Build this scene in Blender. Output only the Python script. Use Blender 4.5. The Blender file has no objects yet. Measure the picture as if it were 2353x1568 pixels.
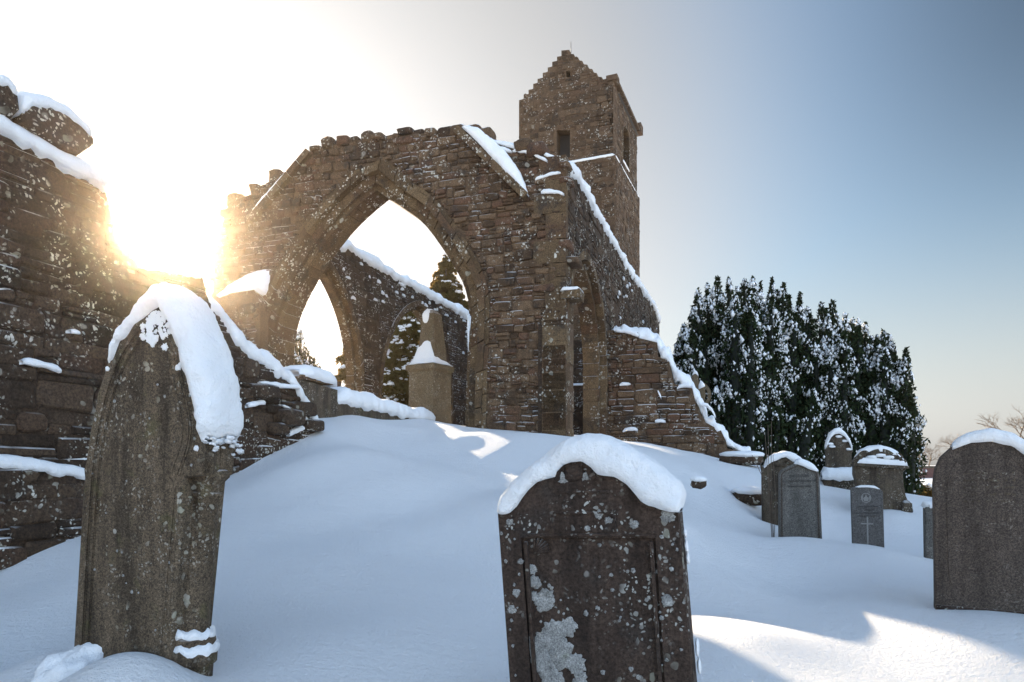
import bpy, math, random
import numpy as np
from mathutils import Vector, Matrix, noise
from mathutils.geometry import tessellate_polygon

R = random.Random(7)
rad = math.radians
scene = bpy.context.scene
COL = scene.collection

# ------------------------------------------------------------------ camera model
FPX, CX, HY = 682.7, 512.0, 465.0          # focal length, centre column and eye level in a 1024 x 682 frame
DS = 2353.0 / 1024.0                        # I measured on a 2353 px wide enlargement
def D(pts): return [(x / DS, y / DS) for x, y in pts]
def ray(px, py): return Vector(((px - CX) / FPX, 1.0, (HY - py) / FPX))
def at(px, py, Y): return ray(px, py) * Y
Z = Vector((0, 0, 1))

class Frame:
    """a vertical (or leaning) plane: U to the side, V up, N out towards the viewer"""
    def __init__(s, O, deg, lean=0.0, back=0.0):
        a = rad(deg)
        s.O = Vector(O); u = Vector((math.cos(a), math.sin(a), 0)); n = Vector((math.sin(a), -math.cos(a), 0))
        l = rad(lean); b = rad(back)
        s.U = (u * math.cos(l) - Z * math.sin(l)).normalized()
        v = u * math.sin(l) + Z * math.cos(l)
        s.V = (v * math.cos(b) - n * math.sin(b)).normalized()
        s.N = s.U.cross(s.V).normalized()
    def p(s, u, v, n=0.0): return s.O + s.U * u + s.V * v + s.N * n
    def uv(s, px, py, n=0.0):
        r = ray(px, py); o = s.O + s.N * n
        t = o.dot(s.N) / r.dot(s.N); q = r * t - o
        return (q.dot(s.U), q.dot(s.V))
    def uvs(s, pts, n=0.0): return [s.uv(x, y, n) for x, y in pts]

# ------------------------------------------------------------------ mesh builder
class MB:
    def __init__(s): s.v, s.f, s.m, s.sm, s.starts = [], [], [], [], []
    def add(s, vs, fs, mat=0, smooth=False):
        b = len(s.v); s.starts.append((b, len(s.f))); s.v.extend([tuple(x) for x in vs])
        for f in fs: s.f.append([b + i for i in f]); s.m.append(mat); s.sm.append(smooth)
    def pieces(s, name, mats, parent, small=.5):
        """every separate lump its own part; crumbs go together"""
        crumbs = MB(); ends = s.starts[1:] + [(len(s.v), len(s.f))]
        for (v0, f0), (v1, f1) in zip(s.starts, ends):
            vs = s.v[v0:v1]; d = math.dist([min(p[k] for p in vs) for k in range(3)], [max(p[k] for p in vs) for k in range(3)])
            fs = [[i - v0 for i in f] for f in s.f[f0:f1]]
            if d < small: crumbs.add(vs, fs, 0, True); continue
            q = MB(); q.add(vs, fs, 0, True); q.build(name, mats, parent)
        if crumbs.v: tag(crumbs.build('snow_crumbs', mats, parent), kind='stuff')
    def build(s, name, mats, parent=None):
        me = bpy.data.meshes.new(name)
        off = parent_loc(parent)
        me.from_pydata([(x - off[0], y - off[1], z - off[2]) for x, y, z in s.v], [], s.f)
        for m in (mats if isinstance(mats, (list, tuple)) else [mats]): me.materials.append(m)
        me.polygons.foreach_set('material_index', s.m)
        me.polygons.foreach_set('use_smooth', s.sm)
        me.update()
        o = bpy.data.objects.new(name, me); COL.objects.link(o)
        if parent: o.parent = parent
        return o
def parent_loc(p):
    l = Vector((0, 0, 0))
    while p is not None: l = l + p.location; p = p.parent
    return l
def tag(o, label=None, cat=None, group=None, kind=None):
    if label: o['label'] = label
    if cat: o['category'] = cat
    if group: o['group'] = group
    if kind: o['kind'] = kind
    return o
def root(name, loc, label, cat, group=None):
    o = bpy.data.objects.new(name, None); o.empty_display_size = .2; o.location = loc; COL.objects.link(o)
    return tag(o, label, cat, group)

# ------------------------------------------------------------------ 2-D helpers
def pip(x, y, poly):
    c = False; j = len(poly) - 1
    for i in range(len(poly)):
        xi, yi = poly[i]; xj, yj = poly[j]
        if (yi > y) != (yj > y) and x < (xj - xi) * (y - yi) / (yj - yi) + xi: c = not c
        j = i
    return c
def resample(pts, n):
    d = [0]
    for a, b in zip(pts, pts[1:]): d.append(d[-1] + math.dist(a, b))
    L = d[-1]; out = []; j = 0
    for i in range(n):
        t = L * i / (n - 1)
        while j < len(d) - 2 and d[j + 1] < t: j += 1
        k = (t - d[j]) / max(1e-9, d[j + 1] - d[j]); k = min(1, max(0, k))
        out.append(tuple(pts[j][q] + (pts[j + 1][q] - pts[j][q]) * k for q in range(len(pts[j]))))
    return out
def length(pts): return sum(math.dist(a, b) for a, b in zip(pts, pts[1:]))
def smooth_line(pts, it=1):
    for _ in range(it):
        o = [pts[0]]
        for a, b in zip(pts, pts[1:]):
            o.append(tuple(a[k] * .75 + b[k] * .25 for k in range(2))); o.append(tuple(a[k] * .25 + b[k] * .75 for k in range(2)))
        o.append(pts[-1]); pts = o
    return pts
def offset(pts, d):
    out = []
    for i in range(len(pts)):
        a = pts[max(0, i - 1)]; b = pts[min(len(pts) - 1, i + 1)]
        tx, ty = b[0] - a[0], b[1] - a[1]; L = math.hypot(tx, ty) or 1
        nx, ny = -ty / L, tx / L
        m = 1.0
        if 0 < i < len(pts) - 1:
            c = pts[i]; t1 = (c[0] - a[0], c[1] - a[1]); t2 = (b[0] - c[0], b[1] - c[1])
            l1 = math.hypot(*t1) or 1; l2 = math.hypot(*t2) or 1
            cs = (t1[0] * t2[0] + t1[1] * t2[1]) / l1 / l2
            m = 1 / max(.6, math.sqrt(max(.05, (1 + cs) / 2)))
        out.append((pts[i][0] + nx * d * m, pts[i][1] + ny * d * m))
    return out
def pointed(u0, u1, vb, vs, va, n=14):
    """from the right foot over the apex to the left foot (so that offset(+) points away from the opening ... with reversed sign)"""
    a = (u1 - u0) / 2; h = va - vs; Rr = (a * a + h * h) / (2 * a); m = (u0 + u1) / 2
    pts = [(u0, vb), (u0, (vb + vs) / 2), (u0, vs)]
    amax = math.asin(min(1, h / Rr))
    if Rr < a: amax = math.pi - amax
    for i in range(1, n + 1):
        t = amax * i / n; pts.append((u0 + Rr - Rr * math.cos(t), vs + Rr * math.sin(t)))
    pts[-1] = (m, va)
    return pts + [(2 * m - x, y) for x, y in reversed(pts[:-1])]
def bump3(p, s, seed=0.0): return noise.noise(Vector((p[0] * s + seed, p[1] * s - seed, p[2] * s + 3.1)))

# ------------------------------------------------------------------ solid shapes
def slab(mb, fr, poly, n0, n1, mat=0, holes=(), jitter=0.0):
    """polygon (u,v) with holes, from depth n0 (front) to n1 (back)"""
    loops = [list(poly)] + [list(h) for h in holes]
    def area(l): return sum(a[0] * b[1] - b[0] * a[1] for a, b in zip(l, l[1:] + l[:1]))
    if area(loops[0]) < 0: loops[0].reverse()
    for k in range(1, len(loops)):
        if area(loops[k]) > 0: loops[k].reverse()
    flat = [q for l in loops for q in l]
    tris = tessellate_polygon([[Vector((x, y, 0)) for x, y in l] for l in loops])
    n = len(flat)
    vs = [fr.p(x, y, n0) for x, y in flat] + [fr.p(x, y, n1) for x, y in flat]
    fs = []
    for t in tris:
        a, b, c = t
        ar = (flat[b][0] - flat[a][0]) * (flat[c][1] - flat[a][1]) - (flat[c][0] - flat[a][0]) * (flat[b][1] - flat[a][1])
        if abs(ar) < 1e-12: continue
        if ar < 0: b, c = c, b
        fs.append([a, b, c]); fs.append([n + a, n + c, n + b])
    s = 0
    for l in loops:
        for i in range(len(l)):
            j = (i + 1) % len(l); fs.append([s + i, n + s + i, n + s + j, s + j])
        s += len(l)
    mb.add(vs, fs, mat)
def bev_slab(mb, fr, poly, n0, n1, bev=.02, mat=0):
    """outline solid with softened front and back arrises"""
    def area(l): return sum(a[0] * b[1] - b[0] * a[1] for a, b in zip(l, l[1:] + l[:1]))
    l = list(poly)
    if area(l) < 0: l.reverse()
    n = len(l)
    def inset(d):
        out = []
        for i in range(n):
            a, c, b = l[i - 1], l[i], l[(i + 1) % n]
            t1 = (c[0] - a[0], c[1] - a[1]); t2 = (b[0] - c[0], b[1] - c[1])
            l1 = math.hypot(*t1) or 1; l2 = math.hypot(*t2) or 1
            nx = -(t1[1] / l1 + t2[1] / l2); ny = t1[0] / l1 + t2[0] / l2
            q = math.hypot(nx, ny) or 1; k = min(2.0, 2 / max(q, .3)) 
            out.append((c[0] + nx / q * d * k * .8, c[1] + ny / q * d * k * .8))
        return out
    rings = [(inset(bev), n0), (inset(bev * .3), n0 - bev * .3), (l, n0 - bev), (l, n1 + bev), (inset(bev), n1)]
    vs = [fr.p(x, y, d) for rg, d in rings for x, y in rg]
    fs = []
    for k in range(4):
        for i in range(n):
            j = (i + 1) % n; fs.append([k * n + i, (k + 1) * n + i, (k + 1) * n + j, k * n + j])
    for ring, flip in ((0, False), (4, True)):
        pts = rings[ring][0]
        for t in tessellate_polygon([[Vector((x, y, 0)) for x, y in pts]]):
            a, b, c = t
            ar = (pts[b][0] - pts[a][0]) * (pts[c][1] - pts[a][1]) - (pts[c][0] - pts[a][0]) * (pts[b][1] - pts[a][1])
            if abs(ar) < 1e-12: continue
            if (ar < 0) != flip: b, c = c, b
            fs.append([ring * n + a, ring * n + b, ring * n + c])
    mb.add(vs, fs, mat)
def box(mb, fr, u0, u1, v0, v1, n0, n1, mat=0, j=0.0):
    c = []
    for n in (n0, n1):
        for u, v in ((u0, v0), (u1, v0), (u1, v1), (u0, v1)):
            c.append(fr.p(u + R.uniform(-j, j), v + R.uniform(-j, j), n + R.uniform(-j, j)))
    mb.add(c, [[0, 1, 2, 3], [5, 4, 7, 6], [4, 0, 3, 7], [1, 5, 6, 2], [3, 2, 6, 7], [4, 5, 1, 0]], mat)
def warp(u, v):
    return (.035 * noise.noise(Vector((u * 1.3, v * 2.1, 7.7))), .055 * noise.noise(Vector((u * .8, v * .8, 1.3))) + .03 * noise.noise(Vector((u * 2.3, v * 2.3, 4.1))))
def stone(mb, fr, u0, u1, v0, v1, proud, mat=0, dv=0.0, jit=.016):
    """one squared rubble block bedded in the wall face"""
    w, h = (u1 - u0) / 2, (v1 - v0) / 2; cu, cv = (u0 + u1) / 2, (v0 + v1) / 2
    c = min(w, h) * R.uniform(.2, .75); pts = []; rot = R.uniform(-.05, .05) * min(1, h / w * 1.6)
    for sx, sy in ((1, 1), (-1, 1), (-1, -1), (1, -1)):
        jx, jy = R.uniform(-jit, jit), R.uniform(-jit, jit)
        a = (sx * (w - c) + jx, sy * h + jy); b = (sx * w + jx, sy * (h - c) + jy); m = (sx * (w - c * .3) + jx, sy * (h - c * .3) + jy)
        tri = [b, m, a]
        pts += tri if sx * sy > 0 else tri[::-1]
    k = len(pts); tu, tv = R.uniform(-.05, .05), R.uniform(-.08, .08)
    q = min(w, h); pts = [(x + y * rot + R.uniform(-.09, .09) * q, y - x * rot + R.uniform(-.09, .09) * q) for x, y in pts]; wu, wv = warp(cu, cv); cu += wu; cv += wv
    vs = []
    for sc, n in ((1.0, -.03), (1.0, proud * .45), (.9, proud)):
        for x, y in pts:
            xx = x * (1 if sc == 1 else max(.6, (w - .018) / w)); yy = y * (1 if sc == 1 else max(.6, (h - .018) / h))
            vs.append(fr.p(cu + xx, cv + yy + dv, n + (tu * x + tv * y if n > 0 else 0)))
    vs.append(fr.p(cu, cv + dv, proud * 1.08)); fs = []
    for q in (0, 1):
        for i in range(k):
            j = (i + 1) % k; fs.append([q * k + i, q * k + j, (q + 1) * k + j, (q + 1) * k + i])
    for i in range(k): fs.append([2 * k + i, 2 * k + (i + 1) % k, 3 * k])
    mb.add(vs, fs, mat, False)
def masonry(mb, fr, inside, u0, u1, v0, v1, h=(.16, .32), l=(.22, .6), proud=(.015, .045), mat=1, gap=.014, split=.45, wave=.03):
    v = v0; ph = R.uniform(0, 9)
    def put(a, b, c, d, depth=0):
        a += gap / 2; b -= gap / 2; c += gap / 2; d -= gap / 2
        if b - a < .05 or d - c < .035: return
        mu = (a + b) / 2; dv = wave * math.sin(mu * 1.1 + ph + c) 
        ok = [inside(x, y + dv) for x in (a, mu, b) for y in (c, d)]
        if all(ok): stone(mb, fr, a, b, c, d, R.uniform(*proud), mat, dv)
        elif any(ok) and depth < 2:
            g = gap / 2; m2 = (c + d) / 2
            for x0, x1 in ((a - g, mu), (mu, b + g)):
                if depth == 0: put(x0, x1, c - g, m2, 1); put(x0, x1, m2, d + g, 1)
                else: put(x0, x1, c - g, d + g, 2)
    while v < v1:
        hh = R.uniform(*h); u = u0 - R.uniform(0, l[0])
        while u < u1:
            ll = R.uniform(*l) * (1 if R.random() < .8 else 1.4)
            q = R.random()
            if q < split * .7 and hh > .2:
                k = R.uniform(.35, .65); x = u
                for c, d in ((v, v + hh * k), (v + hh * k, v + hh)):
                    m = u + ll * R.uniform(.3, .7)
                    if ll > .4: put(u, m, c, d); put(m, u + ll, c, d)
                    else: put(u, u + ll, c, d)
            elif q < split and ll > .35:
                m = u + ll * R.uniform(.35, .65); put(u, m, v, v + hh); put(m, u + ll, v, v + hh * .5); put(m, u + ll, v + hh * .5, v + hh)
            else: put(u, u + ll, v, v + hh)
            u += ll
        v += hh
def ring(mb, fr, path, o0, o1, n0, n1, step=.32, gap=.01, mat=1, j=.008):
    """voussoirs: blocks along a path between two offsets, n0 front .. n1 back"""
    a = offset(path, o0); b = offset(path, o1)
    n = max(2, int(length(path) / step) * 4 + 1)
    A = resample(a, n); B = resample(b, n)
    i = 0
    while i < n - 1:
        k = min(n - 1, i + R.choice((3, 4, 4, 5)))
        if n - 1 - k < 2: k = n - 1
        g = gap / step / 4 * 4
        jn = R.uniform(-j, j) * 1.5
        vs = []
        idx = list(range(i, k + 1))
        pa = [A[t] for t in idx]; pb = [B[t] for t in idx]
        def lerp(p, q, t): return (p[0] + (q[0] - p[0]) * t, p[1] + (q[1] - p[1]) * t)
        for P in (pa, pb):
            P[0] = lerp(P[0], P[1], .1); P[-1] = lerp(P[-1], P[-2], .1)
        m = len(idx)
        for nn in (n0 + jn, n1):
            for P in (pa, pb):
                for q in P: vs.append(fr.p(q[0], q[1], nn))
        fs = []
        for t in range(m - 1):
            fs.append([t, t + 1, m + t + 1, m + t]); fs.append([2 * m + t, 3 * m + t, 3 * m + t + 1, 2 * m + t + 1])
            fs.append([t, 2 * m + t, 2 * m + t + 1, t + 1]); fs.append([m + t, m + t + 1, 3 * m + t + 1, 3 * m + t])
        fs.append([0, m, 3 * m, 2 * m]); fs.append([m - 1, 3 * m - 1, 4 * m - 1, 2 * m - 1])
        mb.add(vs, fs, mat)
        i = k
def ring_core(mb, fr, path, o0, o1, n0, n1, mat=0):
    """mortar bed behind the voussoirs, so that no light leaks through the joints"""
    n = max(8, int(length(path) / .2)); a = resample(offset(path, o0), n); b = resample(offset(path, o1), n)
    slab(mb, fr, a + list(reversed(b)), n0, n1, mat)
def rock(mb, c, ax, mat=0, pw=.5, nz=.12, nu=14, nv=9, smooth=True):
    """a weathered boulder or block: superellipsoid with a rough skin; ax = three half-axis vectors"""
    vs, fs = [], []; sd = R.uniform(0, 50)
    sp = lambda x: math.copysign(abs(x) ** pw, x)
    for i in range(nv + 1):
        ph = -math.pi / 2 + math.pi * i / nv
        for k in range(nu):
            th = 2 * math.pi * k / nu
            q = Vector((sp(math.cos(ph)) * sp(math.cos(th)), sp(math.cos(ph)) * sp(math.sin(th)), sp(math.sin(ph))))
            s = 1 + nz * noise.noise(q * 1.3 + Vector((sd, 0, 0))) + nz * .5 * noise.noise(q * 3.1 + Vector((0, sd, 0)))
            vs.append(Vector(c) + ax[0] * q.x * s + ax[1] * q.y * s + ax[2] * q.z * s)
    for i in range(nv):
        for k in range(nu):
            l = (k + 1) % nu; fs.append([i * nu + k, i * nu + l, (i + 1) * nu + l, (i + 1) * nu + k])
    mb.add(vs, fs, mat, smooth)
def cap(mb, fr, inner, outer, nf, nb, step=.05, K=12, e=.55, nz=.012, droop=.02, mat=0, taper=.06, ns=7.0, wob=0.0):
    """snow lying on an edge: lofted from the edge 'inner' to its upper outline 'outer', nf front .. nb back"""
    M = max(5, int(max(length(outer), length(inner)) / step) + 1)
    I = resample(inner, M); O = resample(outer, M); L = length(inner); vs = []; fs = []
    sp = lambda x: math.copysign(abs(x) ** e, x)
    mid, half = (nf + nb) / 2, (nf - nb) / 2
    for i in range(M):
        t = i / (M - 1); dd = min(t, 1 - t) * max(L, .01)
        s = math.sqrt(min(1, (dd + .002) / taper)) if taper > 0 else 1
        wb = max(.12, 1 + wob * 1.6 * noise.noise(Vector((L * t * 1.9, L * 3.3, 0))) + wob * noise.noise(Vector((L * t * 5.5, L, 4)))) if wob else 1
        for k in range(K + 1):
            a = math.pi * k / K
            hh = max(0.0, math.sin(a)) ** .6 * (.35 + .65 * s) * wb; nn = mid + half * sp(math.cos(a)) * (.6 + .4 * s)
            u = I[i][0] + (O[i][0] - I[i][0]) * hh; v = I[i][1] + (O[i][1] - I[i][1]) * hh
            p = fr.p(u, v, nn)
            g = bump3(p, ns) * nz + bump3(p, ns * 3, 5) * nz * .45
            p = p + (fr.N * math.cos(a) + fr.V * max(.2, math.sin(a))) * g
            if k in (0, K): p = p - fr.V * droop * (.5 + 1.6 * abs(bump3(p, ns * .8, 2)))
            if k in (1, K - 1): p = p - fr.V * droop * .4 + fr.N * (droop * .3 if k == 1 else -droop * .3)
            vs.append(p)
    W = K + 1
    for i in range(M - 1):
        for k in range(K): fs.append([i * W + k, i * W + k + 1, (i + 1) * W + k + 1, (i + 1) * W + k][::-1])
        fs.append([i * W, (i + 1) * W, (i + 1) * W + K, i * W + K][::-1])
    fs.append([k for k in range(W)][::-1]); fs.append([(M - 1) * W + k for k in range(W)])
    mb.add(vs, fs, mat, True)
def up(pts, h0, h1=None):
    h1 = h0 if h1 is None else h1; n = len(pts)
    return [(x, y + (h0 + (h1 - h0) * i / max(1, n - 1))) for i, (x, y) in enumerate(pts)]
def bumpy(pts, hmin, hmax, s=1.5):
    sd = R.uniform(0, 90); q = resample(pts, max(4, int(length(pts) / .12)))
    return q, [(x, y + hmin + (hmax - hmin) * max(0, min(1, .5 + .9 * noise.noise(Vector((x * s + sd, y * s, 0)))))) for x, y in q]
def tube(mb, pts, rads, n=6, mat=0, smooth=True):
    vs, fs = [], []
    for i, p in enumerate(pts):
        d = (Vector(pts[min(i + 1, len(pts) - 1)]) - Vector(pts[max(0, i - 1)])).normalized()
        x = d.cross(Vector((.3, .9, .2))).normalized(); y = d.cross(x)
        for k in range(n):
            a = 2 * math.pi * k / n; vs.append(Vector(p) + (x * math.cos(a) + y * math.sin(a)) * rads[i])
    for i in range(len(pts) - 1):
        for k in range(n):
            l = (k + 1) % n; fs.append([i * n + k, i * n + l, (i + 1) * n + l, (i + 1) * n + k])
    fs.append(list(range(n))[::-1]); fs.append([(len(pts) - 1) * n + k for k in range(n)])
    mb.add(vs, fs, mat, smooth)

# ------------------------------------------------------------------ materials
class NT:
    def __init__(s, m): m.use_nodes = True; s.t = m.node_tree; s.t.nodes.clear()
    def n(s, ty, **k):
        x = s.t.nodes.new(ty)
        for a, b in k.items():
            if a.startswith('i_'):
                i = a[2:]; x.inputs[int(i) if i.isdigit() else i.replace('_', ' ')].default_value = b
            else: setattr(x, a, b)
        return x
    def l(s, a, b): s.t.links.new(a, b)
    def set(s, inp, v):
        if hasattr(v, 'is_linked') or isinstance(v, bpy.types.NodeSocket): s.l(v, inp)
        else: inp.default_value = v
    def math(s, op, a, b=0.0, c=0.0, clamp=False):
        x = s.n('ShaderNodeMath', operation=op, use_clamp=clamp)
        for i, q in enumerate((a, b, c)): s.set(x.inputs[i], q)
        return x.outputs[0]
    def mr(s, v, a, b, c=0.0, d=1.0, smooth=True):
        x = s.n('ShaderNodeMapRange', interpolation_type='SMOOTHSTEP' if smooth else 'LINEAR')
        s.l(v, x.inputs[0])
        for i, q in enumerate((a, b, c, d)): s.set(x.inputs[i + 1], q)
        return x.outputs[0]
    def mix(s, f, a, b, mode='MIX'):
        x = s.n('ShaderNodeMix', data_type='RGBA', blend_type=mode)
        s.set(x.inputs[0], f)
        for i, q in ((6, a), (7, b)):
            if isinstance(q, (tuple, list)): q = (*q[:3], 1)
            s.set(x.inputs[i], q)
        return x.outputs[2]
    def noise(s, vec, scale, detail=4, rough=.55, dist=0.0):
        x = s.n('ShaderNodeTexNoise'); x.inputs['Scale'].default_value = scale; x.inputs['Detail'].default_value = detail
        x.inputs['Roughness'].default_value = rough; x.inputs['Distortion'].default_value = dist; s.l(vec, x.inputs['Vector']); return x.outputs['Fac']
    def vor(s, vec, scale, rnd=1.0, feat='F1'):
        x = s.n('ShaderNodeTexVoronoi', feature=feat); x.inputs['Scale'].default_value = scale; x.inputs['Randomness'].default_value = rnd
        s.l(vec, x.inputs['Vector']); return x
    def bump(s, h, dist, strength=1.0, nrm=None):
        x = s.n('ShaderNodeBump'); x.inputs['Distance'].default_value = dist; x.inputs['Strength'].default_value = strength
        s.l(h, x.inputs['Height'])
        if nrm is not None: s.l(nrm, x.inputs['Normal'])
        return x.outputs[0]
    def out(s, sh): s.l(sh, s.n('ShaderNodeOutputMaterial').inputs[0])

SNOW_C = (.90, .91, .92)
def stone_mat(name, c1, c2, c3, speck=.5, spot=.5, snow=.7, stain=.5, k=1.0, island=True, grain=0.0, bumpd=.02, moss=0.0, lich=(.52, .50, .44), snowz=(.45, .75), lk=1.0, streak=0.0):
    m = bpy.data.materials.new(name); t = NT(m)
    tc = t.n('ShaderNodeTexCoord').outputs['Object']; g = t.n('ShaderNodeNewGeometry')
    wob = t.n('ShaderNodeTexNoise'); wob.inputs['Scale'].default_value = 6 * k; t.l(tc, wob.inputs['Vector'])
    wv = t.n('ShaderNodeVectorMath', operation='MULTIPLY_ADD'); t.l(wob.outputs['Color'], wv.inputs[0]); wv.inputs[1].default_value = (.15 / k,) * 3; t.l(tc, wv.inputs[2])
    wv = wv.outputs[0]
    nb = t.noise(tc, 1.1 * k, 3); nm = t.noise(tc, 7 * k, 5, .65); nf = t.noise(tc, 38 * k, 5, .7)
    isl = g.outputs['Random Per Island'] if island else t.noise(tc, 2.3 * k, 2)
    f1 = t.math('ADD', t.math('MULTIPLY', isl, 1.1 if island else .9), t.math('MULTIPLY', t.math('SUBTRACT', nm, .5), 1.5), clamp=True)
    col = t.mix(f1, c1, c2)
    i2 = t.math('FRACT', t.math('MULTIPLY', isl, 7.31)) if island else t.noise(tc, 4.3 * k, 4)
    col = t.mix(t.mr(t.math('ADD', i2, t.math('MULTIPLY', t.math('SUBTRACT', nb, .5), 1.2)), .62, .9), col, c3)
    # weathering: darker crusts, finer mottling
    col = t.mix(t.math('MULTIPLY', t.mr(t.noise(tc, 2.2 * k, 6, .7), .5, .68), stain), col, (.028, .024, .021))
    v = t.mr(nf, .34, .66, .45, 1.6, False)
    vv = t.n('ShaderNodeVectorMath', operation='SCALE'); t.l(col, vv.inputs[0]); t.l(v, vv.inputs[3]); col = vv.outputs[0]
    if grain:
        gv = t.vor(tc, 130 * k, 1.0); gr = t.n('ShaderNodeSeparateColor'); t.l(gv.outputs['Color'], gr.inputs[0])
        vv = t.n('ShaderNodeVectorMath', operation='SCALE'); t.l(col, vv.inputs[0]); t.l(t.mr(gr.outputs[0], 0, 1, 1 - grain, 1 + grain, False), vv.inputs[3]); col = vv.outputs[0]
    if streak:
        mp = t.n('ShaderNodeMapping'); mp.inputs['Scale'].default_value = (9, 9, .9); t.l(tc, mp.inputs[0])
        vv = t.n('ShaderNodeVectorMath', operation='SCALE'); t.l(col, vv.inputs[0]); t.l(t.mr(t.noise(mp.outputs[0], 1.0, 5, .6), .34, .62, 1 - streak, 1 + streak * .6), vv.inputs[3]); col = vv.outputs[0]
    if moss: col = t.mix(t.math('MULTIPLY', t.mr(t.noise(tc, 3.1 * k, 5, .6), .55, .7), moss), col, (.085, .08, .03))
    # lichen: fine specks in drifts, and round pale rosettes
    def lichen(vec, scale, keep, r0, r1, clump, amt):
        v_ = t.vor(vec, scale * lk); sc = t.n('ShaderNodeSeparateColor'); t.l(v_.outputs['Color'], sc.inputs[0])
        r_ = t.mr(sc.outputs[0], keep, 1.0, 0, r1, False)
        d_ = t.math('SUBTRACT', r_, v_.outputs['Distance'])
        msk = t.mr(d_, 0, r0)
        if clump: msk = t.math('MULTIPLY', msk, t.mr(t.noise(tc, clump * k, 4, .6), .47, .6))
        return t.math('MULTIPLY', msk, amt, clamp=True), sc.outputs[1]
    s1, q1 = lichen(wv, 30 * k, .25, .12, .62, 1.7, speck); s2, q2 = lichen(wv, 12 * k, .58, .08, .5, 1.3, spot); s3, q3 = lichen(wv, 5.5 * k, .86, .09, .27, 0, spot * .8)
    lc = t.mix(q1, tuple(x * .75 for x in lich), tuple(min(1, x * 1.2) for x in lich))
    col = t.mix(s1, col, lc); col = t.mix(s2, col, t.mix(q2, lich, (.42, .42, .33))); col = t.mix(s3, col, t.mix(q3, lich, (.50, .48, .43)))
    hgt = t.math('ADD', t.math('MULTIPLY', nm, .9), t.math('MULTIPLY', nf, .35))
    hgt = t.math('ADD', hgt, t.math('MULTIPLY', s2, .12))
    nrm = t.bump(hgt, bumpd, 1.0)
    rough = .9
    if snow:
        sx = t.n('ShaderNodeSeparateXYZ'); t.l(g.outputs['Normal'], sx.inputs[0])
        sn = t.math('ADD', sx.outputs[2], t.math('MULTIPLY', t.math('SUBTRACT', t.noise(tc, 5 * k, 4), .5), 1.1))
        sf = t.math('MULTIPLY', t.math('MULTIPLY', t.mr(sn, *snowz), snow), t.mr(t.noise(tc, .9 * k, 3), .44, .60))
        col = t.mix(sf, col, SNOW_C)
    b = t.n('ShaderNodeBsdfPrincipled'); t.l(col, b.inputs['Base Color']); t.l(nrm, b.inputs['Normal'])
    b.inputs['Roughness'].default_value = rough; b.inputs['Specular IOR Level'].default_value = .25
    t.out(b.outputs[0]); return m

def snow_mat(name, grain=1.0, ripple=False):
    m = bpy.data.materials.new(name); t = NT(m)
    tc = t.n('ShaderNodeTexCoord').outputs['Object']
    h = t.math('MULTIPLY', t.noise(tc, 150, 3, .7), .014 * grain)
    h = t.math('ADD', h, t.math('MULTIPLY', t.noise(tc, 34, 5, .65), .034 * grain))
    h = t.math('ADD', h, t.math('MULTIPLY', t.noise(tc, 7, 4, .55), .06))
    if ripple:
        mp = t.n('ShaderNodeMapping'); mp.inputs['Rotation'].default_value = (0, 0, rad(28)); mp.inputs['Scale'].default_value = (1.6, 9, 4); t.l(tc, mp.inputs[0])
        h = t.math('ADD', h, t.math('MULTIPLY', t.noise(mp.outputs[0], 1.5, 4, .6, .4), .055))
    nrm = t.bump(h, 1.0, .75)
    col = t.mix(t.noise(tc, 3, 5), tuple(x * .97 for x in SNOW_C), tuple(min(1, x * 1.02) for x in SNOW_C))
    b = t.n('ShaderNodeBsdfPrincipled'); t.l(col, b.inputs['Base Color']); t.l(nrm, b.inputs['Normal'])
    b.inputs['Roughness'].default_value = .65; b.inputs['Specular IOR Level'].default_value = .3
    t.out(b.outputs[0]); return m
def plain(name, c, rough=.8, metal=0.0, var=.25, scale=20):
    m = bpy.data.materials.new(name); t = NT(m); tc = t.n('ShaderNodeTexCoord').outputs['Object']
    n_ = t.noise(tc, scale, 4); col = t.mix(n_, tuple(x * (1 - var) for x in c), tuple(min(1, x * (1 + var)) for x in c))
    b = t.n('ShaderNodeBsdfPrincipled'); t.l(col, b.inputs['Base Color']); b.inputs['Roughness'].default_value = rough; b.inputs['Metallic'].default_value = metal
    t.l(t.bump(n_, .01), b.inputs['Normal']); t.out(b.outputs[0]); return m
def leaf_mat(name, c1, c2, tr, trc):
    m = bpy.data.materials.new(name); t = NT(m); g = t.n('ShaderNodeNewGeometry')
    col = t.mix(g.outputs['Random Per Island'], c1, c2)
    d = t.n('ShaderNodeBsdfDiffuse'); t.l(col, d.inputs[0]); x = t.n('ShaderNodeBsdfTranslucent'); x.inputs[0].default_value = (*trc, 1)
    mx = t.n('ShaderNodeMixShader'); mx.inputs[0].default_value = tr; t.l(d.outputs[0], mx.inputs[1]); t.l(x.outputs[0], mx.inputs[2]); t.out(mx.outputs[0]); return m
def ice_mat():
    m = bpy.data.materials.new('ice'); t = NT(m); b = t.n('ShaderNodeBsdfPrincipled')
    b.inputs['Base Color'].default_value = (.9, .94, .97, 1); b.inputs['Roughness'].default_value = .15; b.inputs['IOR'].default_value = 1.31
    b.inputs['Transmission Weight'].default_value = .5; t.out(b.outputs[0]); return m

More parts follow.
